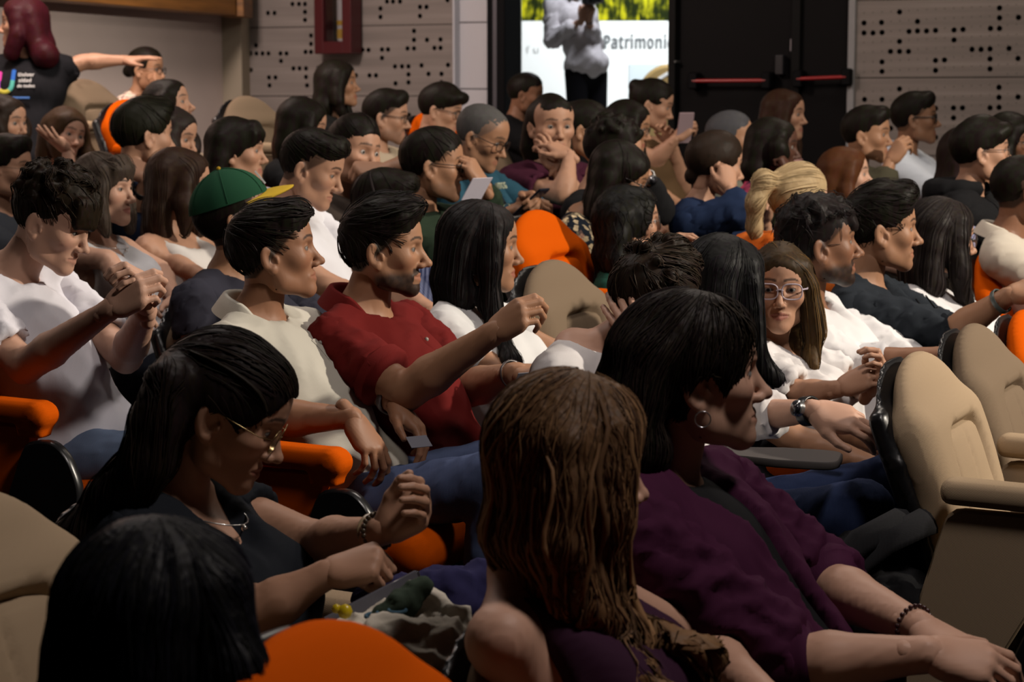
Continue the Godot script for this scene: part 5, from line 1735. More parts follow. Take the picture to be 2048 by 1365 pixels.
	person({"label": "man in black glasses and a beige tee, arms folded before him", "px": [772, 232], "seat": "orange", "z": 9.26, "hs": 1.016, "yaw": 6, "pitch": -6, "skin": LIGHT, "nose": 1.15, "beard": .4, "buzz": .85, "hair": {"kind": "quiff", "vol": .006, "sides": .0015}, "top": [{"name": "beige_tee", "col": Color(.36, .30, .22), "sleeve": .7, "g": .008}], "glasses": {"col": Color(.006, .006, .006), "t": .002}, "r": {"e": [765, 345, -.2], "w": [822, 350, -.28]}})
	person({"label": "man with a black fringe and thick glasses in a cream tee, looking down", "px": [882, 218], "seat": "red", "z": 9.56, "hs": 1.006, "yaw": 14, "pitch": -14, "skin": LIGHT, "hair": {"kind": "fringe", "vol": .010, "sides": .006}, "top": [{"name": "cream_tee", "col": Color(.46, .38, .26), "sleeve": .7}], "glasses": {"col": Color(.006, .006, .006), "t": .0022, "w": .026, "h": .019}})
	p = {"label": "standing person in white blouse and black trousers raising a camera in the doorway", "px": [1146, -50], "z": 14.6, "hs": 1.0, "fem": true, "standing": true, "yaw": 48, "pitch": 0, "by": 55, "skin": LIGHT, "hair": {"kind": "part", "len": .3, "front": .22, "col": Color(.03, .018, .01), "fw": .06}, "top": [{"name": "white_blouse", "col": Color(.60, .58, .60), "sleeve": 1.75, "g": .014, "fold": .016, "ff": 8.0, "flare": .03, "neck": "v", "collar": .035}], "legs": Color(.008, .008, .010),
		"r": {"e": [1105, 80, -.12], "w": [1164, 40, -.28], "h": [1172, 8, -.32], "pose": "cup", "n": [-.3, .0, .9]}, "l": {"e": [1190, 90, -.05], "w": [1178, 40, -.3], "h": [1190, 8, -.34], "pose": "cup", "n": [.8, .0, .5]}, "wrist": [["l", .012, .006, Color(.02, .02, .02), "band"]]}
	person(p)
	photo_camera(p)
	person({"label": "person in black sitting in shadow at the foot of the bright doorway", "px": [1052, 188], "z": 11.4, "hs": .98, "yaw": 10, "pitch": -10, "skin": BROWN, "hair": {"kind": "short", "vol": .004}, "top": [{"name": "top", "col": Color(.007, .007, .008), "sleeve": 1.8, "g": .02}]})
# ---------------------------------------------------------------- small things worn, and things lying about
func local(d: Dictionary, p: Vector3) -> Vector3:
	return d.W * (d.H + d.hb * p * d.hs)

func necklace(d: Dictionary):
	var m := MB.new()
	var pts := PackedVector3Array()
	var rs := PackedFloat32Array()
	for i in 31:
		var a := -PI * .86 + PI * 1.72 * i / 30.0
		var c := cos(a)
		pts.append(d.TT * Vector3(sin(a) * .070, d.L + .012 - .095 * maxf(c, 0.0) - .01, -.006 + c * .106))
		rs.append(.0013)
	m.tube(pts, rs, 5)
	bead(m, pts[15] - Vector3(0, .006, 0), .005)
	wear(d.root, "necklace", m, gloss(Color(.6, .58, .55), .2, .9))

func hoop(d: Dictionary, r: float):
	var m := MB.new()
	var pts := PackedVector3Array()
	var rs := PackedFloat32Array()
	for i in 18:
		var a := TAU * i / 18.0
		pts.append(local(d, Vector3(-.081, -.048 - r + cos(a) * r, .0 + sin(a) * r)))
		rs.append(.0012)
	m.tube(pts, rs, 5, 1.0, Vector3.RIGHT, true)
	wear(d.root, "earring", m, gloss(Color(.5, .5, .5), .2, .9))

func tattoo(d: Dictionary):
	var m := MB.new()
	var a: Vector3 = d.E.l
	var s: Vector3 = d.NB
	var base: Vector3 = d.W * a.lerp(d.W.affine_inverse() * (d.TT * Vector3(d.sw, d.L - .055, 0)), .35)
	for k in 2:
		var pts := PackedVector3Array()
		var rs := PackedFloat32Array()
		for i in 12:
			pts.append(base + Vector3(-.012 + .006 * sin(i * .9 + k), .02 - .005 * i, .041 - .001 * i + .002 * k))
			rs.append(.0012)
		m.tube(pts, rs, 4)
	wear(d.root, "tattoo", m, mat(Color(.02, .015, .018), .6))

func fore_locks(d: Dictionary):
	# layered locks: from the parting forward over the temples, thin and separate
	var m := MB.new()
	var rng := RandomNumberGenerator.new()
	rng.seed = 77
	for i in 260:
		var s := -1.0 if rng.randf() < .62 else 1.0
		var u := rng.randf()
		var a := Vector3(s * rng.randf_range(.0, .045), .112 - rng.randf() * .02, rng.randf_range(.0, .062))
		var side := s * rng.randf_range(.062, .082)
		var zf := lerpf(.035, .085, u)
		var l := rng.randf_range(.0, .06)
		var mid := Vector3(lerpf(a.x, side, .6), .092 - .012 * u, lerpf(a.z, zf, .7) + .018)
		var low := Vector3(side * (1.0 - .22 * u), .045, zf + .012)
		var tip := Vector3(side * (1.0 - .30 * u) + rng.randf_range(-.006, .006), .045 - l, zf - .004 - .02 * rng.randf())
		var pts := PackedVector3Array()
		var rs := PackedFloat32Array()
		for k in 12:
			var t := k / 11.0
			var p := a.lerp(mid, t).lerp(mid.lerp(low, t), t).lerp(mid.lerp(low, t).lerp(low.lerp(tip, t), t), t)
			pts.append(local(d, p + Vector3(.002 * sin(t * 7.0 + i), 0, .003 * sin(t * 5.0 + i * 2.0))))
			rs.append(.0017 * (1.0 - .85 * t))
		m.tube(pts, rs, 4, 1.0, Vector3.UP, false, false)
	m.paint(Color(.012, .009, .0075))
	for i in m.c.size():
		if (i / 48) % 4 == 0:
			m.c[i] = Color(.035, .024, .018)
	wear(d.root, "hair_locks", m, M.hair)

func loose_strands(d: Dictionary):
	var m := MB.new()
	var rng := RandomNumberGenerator.new()
	rng.seed = 21
	for i in 50:
		var a := rng.randf_range(PI * .55, PI * 1.2)
		var r := rng.randf_range(.095, .112)
		var q := Vector3(-rng.randf_range(.0, .085), .03 + r * .9 * sin(a - PI * .5) * .4, -.02 + cos(a) * r)
		var pts := PackedVector3Array()
		var rs := PackedFloat32Array()
		for k in 7:
			pts.append(local(d, q + Vector3(rng.randf_range(-.003, .003), -.022 * k, -.002 * k - .004 * sin(k * .8 + i))))
			rs.append(.0007)
		m.tube(pts, rs, 3, 1.0, Vector3.RIGHT, false, false)
	m.paint(Color(.015, .011, .009))
	wear(d.root, "loose_strands", m, M.hair)

func on_shirt(d: Dictionary, p: Vector3, off := .002) -> Vector3:     # p in the torso's frame, brought onto the garment
	var f: Fld = d.tf
	var ids := f.all()
	var q: Vector3 = d.TT * p
	for i in 5:
		q -= f.grad(q, ids, .004) * (f.ev(q, ids) - off)
	return q

func placket(d: Dictionary, c: Color):
	var m := MB.new()
	var rows := []
	for i in 8:
		var u := i / 7.0
		var r := PackedVector3Array()
		for k in 5:
			r.append(on_shirt(d, Vector3(.006 + (k - 2) * .0075, d.L - .095 - .10 * u, .16), .0045 if k in [1, 2, 3] else .0005))
		rows.append(r)
	m.sheet(rows)
	wear(d.root, "placket", m, cloth(c, "mesh"))
	m = MB.new()
	for i in 2:
		bead(m, on_shirt(d, Vector3(.006, d.L - .115 - .045 * i, .16), .005), .0055)
	wear(d.root, "button", m, gloss(Color(.3, .28, .25), .4))

func hung_glasses(d: Dictionary):
	var m := MB.new()
	for s in [-1.0, 1.0]:
		var c: Vector3 = d.TT * Vector3(s * .03, d.L - .17, .150)
		var pts := PackedVector3Array()
		var rs := PackedFloat32Array()
		for i in 18:
			var a := TAU * i / 18.0
			pts.append(c + d.Bl * cos(a) * .024 + Vector3.UP * sin(a) * .02)
			rs.append(.0024)
		m.tube(pts, rs, 5, 1.0, Vector3.UP, true)
		var k := m.v.size()
		m.v.append(c); m.n.append(d.Bf)
		for q in pts:
			m.v.append(q); m.n.append(d.Bf)
		for i in 18:
			m.ix.append(k); m.ix.append(k + 1 + i); m.ix.append(k + 1 + (i + 1) % 18)
		m.tube(PackedVector3Array([c + d.Bl * s * .024, c + d.Bl * s * .026 + Vector3.UP * .05 - d.Bf * .04]), PackedFloat32Array([.0024, .0024]), 5)
	var o := group_node("sunglasses", d.root.position, "dark sunglasses hooked on the charcoal shirt's open collar", "sunglasses")
	piece("frame", m, gloss(Color(.005, .005, .006), .15), o)

func cap_on(d: Dictionary):
	var ht: Transform3D = d.W * Transform3D(d.hb.scaled(Vector3.ONE * d.hs), d.H)
	var o := group_node("baseball_cap", d.root.position, "green baseball cap with a yellow brim and white letter, behind the cream polo", "cap")
	var green := cloth(Color(.012, .055, .028))
	var rows := []
	for i in 12:
		var a := .03 + 1.42 * i / 11.0
		var r := PackedVector3Array()
		for s in 40:
			var b := TAU * s / 40.0
			r.append(ht * Vector3(sin(a) * sin(b) * .0865, .035 + cos(a) * .100 - .012 * (1.0 - cos(b)) * (i / 11.0) * .5, -.012 + sin(a) * cos(b) * .112))
		rows.append(r)
	var m := MB.new()
	m.sheet(rows, true)
	piece("crown", m, green, o)
	m = MB.new()
	for k in 6:
		var pts := PackedVector3Array()
		var rs := PackedFloat32Array()
		var b := TAU * k / 6.0 + .52
		for i in 10:
			var a := .02 + 1.4 * i / 9.0
			pts.append(ht * Vector3(sin(a) * sin(b) * .0870, .0355 + cos(a) * .1005 - .012 * (1.0 - cos(b)) * (a / 1.45) * .5, -.012 + sin(a) * cos(b) * .1125))
			rs.append(.0012)
		m.tube(pts, rs, 4)
	piece("seam", m, green, o)
	m = MB.new()
	bead(m, ht * Vector3(0, .137, -.012), .007)
	piece("button", m, cloth(Color(.35, .22, .02)), o)
	rows = []
	for i in 7:
		var u := i / 6.0
		var r := PackedVector3Array()
		for s in 17:
			var b := -1.15 + 2.3 * s / 16.0
			r.append(ht * Vector3(sin(b) * (.086 - .012 * u), .046 + .012 * u * 0.0 - .012 * absf(sin(b)) - .008 * u * u - .012 * (1 - cos(b)) + .006, -.012 + cos(b) * (.110) + .072 * u * cos(b)))
		rows.append(r)
	var under := []
	for r in rows:
		var q := PackedVector3Array()
		for v in r:
			q.append(v - d.hb.y * .004)
		under.append(q)
	under.reverse()
	m = MB.new()
	m.sheet(rows + under)
	piece("brim", m, cloth(Color(.45, .30, .03)), o)
	var t := letters("A", .06, .004, "Droid Serif", true)
	t.material = mat(Color(.6, .6, .6), .8)
	var k := MeshInstance3D.new()
	k.name = "emblem"
	k.mesh = t
	k.transform = ht * Transform3D(Basis(Vector3.RIGHT, -.42), Vector3(0, .086, .089))
	o.add_child(k)

func hood(d: Dictionary):
	var f := Fld.new()
	f.T = d.TT
	var pts := []
	var rs := []
	for i in 9:
		var a := PI * .22 + (TAU - PI * .44) * i / 8.0
		pts.append(Vector3(sin(a) * .088, d.L + .03 - .03 * cos(a), -.012 + cos(a) * .085))
		rs.append(.028 + .014 * (0.5 - .5 * cos(a)))
	f.chain(pts, rs, .02)
	f.ell(Vector3(0, d.L - .02, -.115), Vector3(.085, .08, .05), Basis.IDENTITY, .03)
	var m := f.nets(.014)
	ruffle(m, .006, 9.0, Vector3.ONE)
	wear(d.root, "hood", m, cloth(Color(.62, .14, .02) if d.px[0] < 1700 else Color(.009, .009, .010)))

func cords(d: Dictionary):
	for s in [-1.0, 1.0]:
		var m := MB.new()
		m.tube(PackedVector3Array([d.TT * Vector3(s * .05, d.L - .02, .115), d.TT * Vector3(s * .055, d.L - .10, .148), d.TT * Vector3(s * .055, d.L - .24, .16)]), PackedFloat32Array([.004, .004, .004]), 6)
		wear(d.root, "cord", m, mat(Color(.6, .58, .52), .8), "white hood cord")
	var m := MB.new()
	bead(m, d.TT * Vector3(.08, d.L - .16, .15), .013)
	wear(d.root, "white_emblem", m, mat(Color(.55, .55, .58), .8))
	m = MB.new()
	var q: Vector3 = d.TT * Vector3(-d.sw - .055, d.L - .12, .02)
	for i in 3:
		m.rbox(q + Vector3(0, -.028 * i, .015), Vector3(.02, .010, .008), .003)
	wear(d.root, "sleeve_print", m, mat(Color(.30, .32, .50), .8))

func flat_text(d: Dictionary, text: String, size: float, p: Vector3, c: Color, tilt := 0.0, sx := 1.0) -> MeshInstance3D:
	var t := letters(text, size, .004, "Droid Sans", true)
	t.material = mat(c, .8)
	var k := MeshInstance3D.new()
	k.name = "print"
	k.mesh = t
	var tt: Transform3D = d.TT
	k.transform = Transform3D(tt.basis * Basis(Vector3.RIGHT, tilt) * Basis.IDENTITY.scaled(Vector3(sx, 1, 1)), tt * p)
	(d.root as Node3D).add_child(k, true)
	return k

func tee_print(d: Dictionary):
	flat_text(d, "HTCG", .034, Vector3(0, d.L - .10, .128), Color(.35, .38, .28))
	var m := MB.new()
	for q in [[-.01, -.20, .045, .03], [.03, -.24, .035, .022], [-.005, -.285, .05, .03]]:
		var rows := []
		for e in 4:
			var r := PackedVector3Array()
			for i in 14:
				var a := TAU * i / 14.0
				var k := [1.0, .95, .6, .02][e] as float
				r.append(d.TT * Vector3(q[0] + cos(a) * q[2] * k, d.L + q[1] + sin(a) * q[3] * k, .122 + .006 * [0, 1, 1.3, 1.4][e]))
			rows.append(r)
		m.sheet(rows, true)
	wear(d.root, "print", m, mat(Color(.42, .45, .28), .8))

func chest_print(d: Dictionary):
	# a U in pink, blue, green and yellow with small white lines of text beside it
	var cols := [Color(.55, .05, .30), Color(.30, .06, .40), Color(.45, .40, .06), Color(.08, .35, .30), Color(.03, .12, .45)]
	for k in 5:
		var m := MB.new()
		var pts := PackedVector3Array()
		var rs := PackedFloat32Array()
		for i in 5:
			var u := (k + i / 4.0) / 5.0
			var p: Vector2
			if u < .3:
				p = Vector2(-.035, lerpf(.05, -.02, u / .3))
			elif u > .7:
				p = Vector2(.035, lerpf(-.02, .06, (u - .7) / .3))
			else:
				var a := PI + PI * (u - .3) / .4
				p = Vector2(cos(a) * .035, -.02 + sin(a) * .035)
			pts.append(d.TT * Vector3(p.x - .055, d.L - .18 + p.y, .137))
			rs.append(.011)
		m.tube(pts, rs, 8, .4, Vector3.BACK)
		wear(d.root, "print", m, mat(cols[k], .8))
	flat_text(d, "Univer", .026, Vector3(.045, d.L - .145, .138), Color(.5, .5, .5))
	flat_text(d, "sidad", .026, Vector3(.045, d.L - .175, .14), Color(.5, .5, .5))
	flat_text(d, "de todos", .022, Vector3(.055, d.L - .205, .142), Color(.5, .5, .5))
	var m := MB.new()
	m.rbox(d.TT * Vector3(0, d.L - .265, .138), Vector3(.08, .006, .004), .002, d.TT.basis)
	wear(d.root, "print", m, mat(Color(.05, .12, .32), .8))

func photo_camera(d: Dictionary):
	var c := at(1180, -4, d.z - .36)
	var o := group_node("photo_camera", c, "black photo camera held up by the photographer in the doorway", "camera")
	o.basis = facing(48)
	var m := MB.new()
	m.rbox(Vector3(0, 0, 0), Vector3(.065, .045, .03), .012)
	m.rbox(Vector3(0, .052, 0), Vector3(.025, .016, .025), .008)
	piece("camera_body", m, gloss(Color(.01, .01, .011), .4), o)
	m = MB.new()
	m.tube(PackedVector3Array([Vector3(0, -.005, .02), Vector3(0, -.005, .06), Vector3(0, -.005, .11)]), PackedFloat32Array([.032, .032, .036]), 20)
	piece("camera_lens", m, gloss(Color(.012, .012, .014), .25), o)

# ---------------------------------------------------------------- printed cloth
func tex_cloth(key: String, im: Image, scale: float) -> StandardMaterial3D:
	if not cached.has(key):
		var m := mat(Color.WHITE, .85)
		m.albedo_texture = ImageTexture.create_from_image(im)
		m.uv1_triplanar = true
		m.uv1_scale = Vector3.ONE * scale
		cached[key] = m
	return cached[key]

func stripes() -> StandardMaterial3D:
	var im := Image.create(64, 8, false, Image.FORMAT_RGB8)
	for x in 64:
		for y in 8:
			im.set_pixel(x, y, Color(.62, .66, .80) if x % 16 < 9 else Color(.26, .30, .46))
	return tex_cloth("stripes", im, 18.0)

func bands() -> StandardMaterial3D:
	var im := Image.create(64, 64, false, Image.FORMAT_RGB8)
	var c := [Color(.85, .35, .50), Color(.04, .04, .05), Color(.55, .60, .45), Color(.04, .04, .06), Color(.80, .30, .42), Color(.08, .10, .18)]
	for x in 64:
		for y in 64:
			im.set_pixel(x, y, c[int((x + 6.0 * sin(y * .1)) / 10.7 + 6) % 6])
	return tex_cloth("bands", im, 4.5)

func checks() -> StandardMaterial3D:
	var im := Image.create(64, 64, false, Image.FORMAT_RGB8)
	for x in 64:
		for y in 64:
			im.set_pixel(x, y, Color(.45, .26, .30) if x % 32 < 3 or y % 32 < 3 else Color(.85, .79, .72))
	return tex_cloth("checks", im, 8.0)

func floral() -> StandardMaterial3D:
	var im := Image.create(128, 128, false, Image.FORMAT_RGB8)
	im.fill(Color(.07, .09, .12))
	var rng := RandomNumberGenerator.new()
	rng.seed = 4
	for k in 34:
		var cx := rng.randi() % 128
		var cy := rng.randi() % 128
		var col := Color(.80, .72, .58) if rng.randf() < .7 else Color(.55, .42, .36)
		for p in 5:
			var a := TAU * p / 5.0 + rng.randf()
			for y in range(-4, 5):
				for x in range(-4, 5):
					if x * x + y * y < 14:
						im.set_pixel((cx + x + int(cos(a) * 5) + 128) % 128, (cy + y + int(sin(a) * 5) + 128) % 128, col)
	return tex_cloth("floral", im, 6.0)

# ---------------------------------------------------------------- seats in view and things on them
func seats():
	seat_at(310, 1452, 1.80, "orange", "orange", "orange seat whose rounded back rises at the bottom edge")
	seat_at(-420, 1108, 2.33, "beige", "beige", "empty beige seat cut by the lower left corner")
	seat_at(1765, 768, 3.95, "beige", "beige", "empty beige seat nearest at the right, with the long pale armrest")
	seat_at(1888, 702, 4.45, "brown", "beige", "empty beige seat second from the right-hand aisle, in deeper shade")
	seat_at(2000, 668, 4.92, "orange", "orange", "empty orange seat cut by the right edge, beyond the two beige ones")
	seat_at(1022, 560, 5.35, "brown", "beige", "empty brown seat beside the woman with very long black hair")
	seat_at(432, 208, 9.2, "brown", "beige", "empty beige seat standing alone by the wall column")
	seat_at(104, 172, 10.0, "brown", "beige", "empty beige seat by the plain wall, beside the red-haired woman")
	seat_at(192, 214, 9.4, "orange", "orange", "empty orange seat between the smiling woman and the navy shirt")
	seat_at(806, 240, 9.75, "orange", "orange", "orange seat whose top shows between the two men by the pierced wall")
	seat_at(1000, 452, 6.05, "orange", "orange", "empty orange seat facing the stage behind the brown one")

func props():
	tray()
	drawstring_bag()
	dark_bundle()
	phones()

func slab(o: Node3D, called: String, p: Vector3, half: Vector3, b: Basis, m: Material, ch := .004):
	var g := MB.new()
	g.rbox(p - o.position, half, ch, b)
	return piece(called, g, m, o)

func tray():
	var p := at(1560, 916, 4.05)
	var o := group_node("writing_tablet", p, "grey writing tablet folded out across the lap of the man in white linen", "tablet")
	var b := facing(14, -1)
	var m := MB.new()
	var ring := []
	for q in [[-.008, -.006], [-.005, .0], [.006, .0], [.009, -.004]]:
		var r := PackedVector3Array()
		for i in 40:
			var a := TAU * i / 40.0
			var c := Vector2(signf(cos(a)) * pow(absf(cos(a)), .35), signf(sin(a)) * pow(absf(sin(a)), .35))
			var k: float = 1.0 + q[1] * 8.0
			var x := c.x * .075 * k * (1.0 - .25 * (c.y < 0.0 as int))
			r.append(b * Vector3(x, q[0], c.y * .125 * k))
		ring.append(r)
	m.sheet(ring, true)
	for e in [0, 3]:
		var k := m.v.size()
		m.v.append(Vector3(0, 0, 0) + b * Vector3(0, ring[e][0].y * 0.0 + [-.008, 0, 0, .009][e], 0)); m.n.append(Vector3.DOWN if e == 0 else Vector3.UP)
		for q in ring[e]:
			m.v.append(q); m.n.append(Vector3.DOWN if e == 0 else Vector3.UP)
		for i in 40:
			m.ix.append(k); m.ix.append(k + 1 + i); m.ix.append(k + 1 + (i + 1) % 40)
	piece("board", m, mat(Color(.075, .068, .066), .55), o)
	m = MB.new()
	m.tube(PackedVector3Array([b * Vector3(.06, -.01, -.08), b * Vector3(.06, -.05, -.16), b * Vector3(.06, -.20, -.20)]), PackedFloat32Array([.012, .012, .012]), 8)
	piece("hinge_arm", m, gloss(Color(.006, .006, .007), .3), o)

func drawstring_bag():
	# on the seat between the woman in black and the long-haired woman
	var c := at(800, 1245, 2.72)
	var o := group_node("drawstring_bag", c, "cream drawstring bag with a green lining slumped on a seat", "bag")
	var f := Fld.new()
	f.T = Transform3D(Basis.IDENTITY.scaled(Vector3.ONE * 1.3), Vector3.ZERO)
	f.S = 1.3
	f.ell(Vector3(.0, -.03, .0), Vector3(.085, .035, .10), Basis(Vector3.UP, .5), .03)
	f.ell(Vector3(.055, -.05, .03), Vector3(.08, .04, .08), Basis(Vector3.BACK, -.4), .03)
	f.chain([Vector3(-.06, -.01, .03), Vector3(-.01, .0, .055), Vector3(.05, -.005, .05), Vector3(.085, -.04, .04)], [.014, .018, .018, .014], .015)
	f.chain([Vector3(-.07, -.02, .06), Vector3(.0, -.04, .085), Vector3(.08, -.07, .07)], [.012, .017, .015], .015)
	f.chain([Vector3(-.02, .0, -.02), Vector3(.02, .012, -.03), Vector3(.06, .0, -.02)], [.016, .018, .014], .02)
	f.ell(Vector3(-.01, .01, .0), Vector3(.06, .02, .028), Basis(Vector3.UP, .3), .012, 1)
	var m := f.nets(.006)
	ruffle(m, .010, 16.0, Vector3(1, 1, 1))
	piece("cloth", m, cloth(Color(.55, .50, .42)), o)
	f = Fld.new()
	f.chain([Vector3(-.035, -.0, .0), Vector3(.0, .02, -.01), Vector3(.03, .045, -.025)], [.012, .02, .014], .01)
	m = f.nets(.006)
	ruffle(m, .006, 22.0, Vector3.ONE)
	piece("lining", m, cloth(Color(.035, .05, .035)), o)
	m = MB.new()
	for k in 3:
		var pts := PackedVector3Array()
		var rs := PackedFloat32Array()
		for i in 14:
			var a := TAU * i / 13.0
			pts.append(Vector3(-.035 + .016 * k + cos(a) * .012, .012 + .004 * k, .012 + sin(a) * .014))
			rs.append(.0028)
		m.tube(pts, rs, 6)
	piece("drawstring", m, mat(Color(.05, .10, .14), .7), o)
	# a slim tablet computer and a bright key fob beside it
	var p := at(745, 1205, 2.82)
	var t := group_node("tablet_computer", p, "slim dark tablet computer lying against the cream bag", "tablet")
	slab(t, "case", p, Vector3(.012, .085, .004), facing(60, 8) * Basis(Vector3.BACK, -1.25), gloss(Color(.03, .03, .034), .25), .003)
	slab(t, "screen", p + Vector3(0, .004, .002), Vector3(.010, .080, .003), facing(60, 8) * Basis(Vector3.BACK, -1.25), gloss(Color(.10, .10, .12), .12), .002)
	p = at(690, 1224, 2.7)
	var kf := group_node("key_fob", p, "small shiny yellow fob at the mouth of the cream bag", "fob")
	m = MB.new()
	bead(m, Vector3.ZERO, .011)
	bead(m, Vector3(-.012, .004, .0), .007)
	piece("fob", m, gloss(Color(.55, .40, .01), .25), kf)
	p = at(890, 1165, 3.0)
	var s := group_node("folded_jacket", p, "crumpled indigo jacket on the seat beyond the cream bag", "jacket")
	f = Fld.new()
	f.ell(Vector3(0, -.03, 0), Vector3(.13, .045, .08), Basis(Vector3.UP, .5), .03)
	f.chain([Vector3(-.12, -.02, .03), Vector3(.0, .0, .04), Vector3(.07, .015, .0)], [.02, .025, .02], .02)
	m = f.nets(.008)
	ruffle(m, .012, 13.0, Vector3.ONE)
	piece("cloth", m, cloth(Color(.026, .024, .075)), s)

func dark_bundle():
	var c := at(1775, 1085, 4.0)
	var o := group_node("backpack", c, "black backpack with padded straps on the floor before the nearest empty beige seat", "backpack")
	var f := Fld.new()
	f.box(Vector3(0, -.13, 0), Vector3(.12, .17, .07), .07, Basis(Vector3.UP, .4) * Basis(Vector3.BACK, .35), .03)
	f.ell(Vector3(.0, -.14, .09), Vector3(.12, .11, .06), Basis.IDENTITY, .04)
	var m := f.nets(.010)
	ruffle(m, .012, 10.0, Vector3.ONE)
	piece("body", m, cloth(Color(.008, .008, .009)), o)
	for k in 2:
		m = MB.new()
		m.tube(PackedVector3Array([Vector3(-.15 + .04 * k, -.05, .12), Vector3(-.08 + .05 * k, .03, .13), Vector3(.0 + .05 * k, .065, .11), Vector3(.07 + .03 * k, .055, .06)]), PackedFloat32Array([.018, .028, .03, .02]), 10, .4, Vector3(0, .5, 1))
		piece("strap", m, cloth(Color(.020, .020, .022)), o)
	m = MB.new()
	m.tube(PackedVector3Array([Vector3(-.155, -.14, .13), Vector3(-.13, -.115, .14), Vector3(-.115, -.108, .14)]), PackedFloat32Array([.006, .009, .004]), 6)
	piece("zip_pull", m, mat(Color(.40, .02, .008), .5), o, "red zip pull")

func phones():
	var hold := [["mobile_phone", 1370, 256, 9.66, 255.0, 20.0, Color(.30, .22, .24), "pale phone held up before the bright doorway", .038, .078],
		["mobile_phone", 1062, 404, 7.15, 30.0, -50.0, Color(.01, .012, .02), "dark phone in the hands of the grey-haired man in teal", .036, .075],
		["paper_card", 954, 378, 6.6, 40.0, -35.0, Color(.55, .52, .60), "blank white card held in front of the man in dark green", .05, .045],
		["clear_wrapper", 838, 884, 4.34, 60.0, 55.0, Color(.16, .16, .19), "small clear wrapper on the thigh of the man in the cream polo", .026, .018],
		["clear_bag", 1066, 768, 4.6, 60.0, -30.0, Color(.42, .42, .46), "small clear plastic bag held by the bearded man in red", .05, .035],
		["paper_card", 1895, 800, 4.7, 30.0, -60.0, Color(.62, .62, .64), "white paper lying on the lap of the woman in clear glasses", .06, .09]]
	for h in hold:
		var p := at(h[1], h[2], h[3])
		var o := group_node(h[0], p, h[7], "phone" if h[0] == "mobile_phone" else "card" if h[0] == "paper_card" else "bag")
		var b := facing(h[4], h[5])
		var t := .004 if h[0] == "mobile_phone" else .0012
		var m := MB.new()
		m.rbox(Vector3.ZERO, Vector3(h[8], h[9], t), minf(.008, t * .8), b)
		piece("sheet" if t < .002 else "case", m, mat(h[6], .5), o)
		if t > .002:
			m = MB.new()
			m.rbox(b * Vector3(0, 0, .004), Vector3(h[8] * .93, h[9] * .95, .0008), .0004, b)
			piece("screen", m, gloss(Color(.02, .02, .025), .12), o)
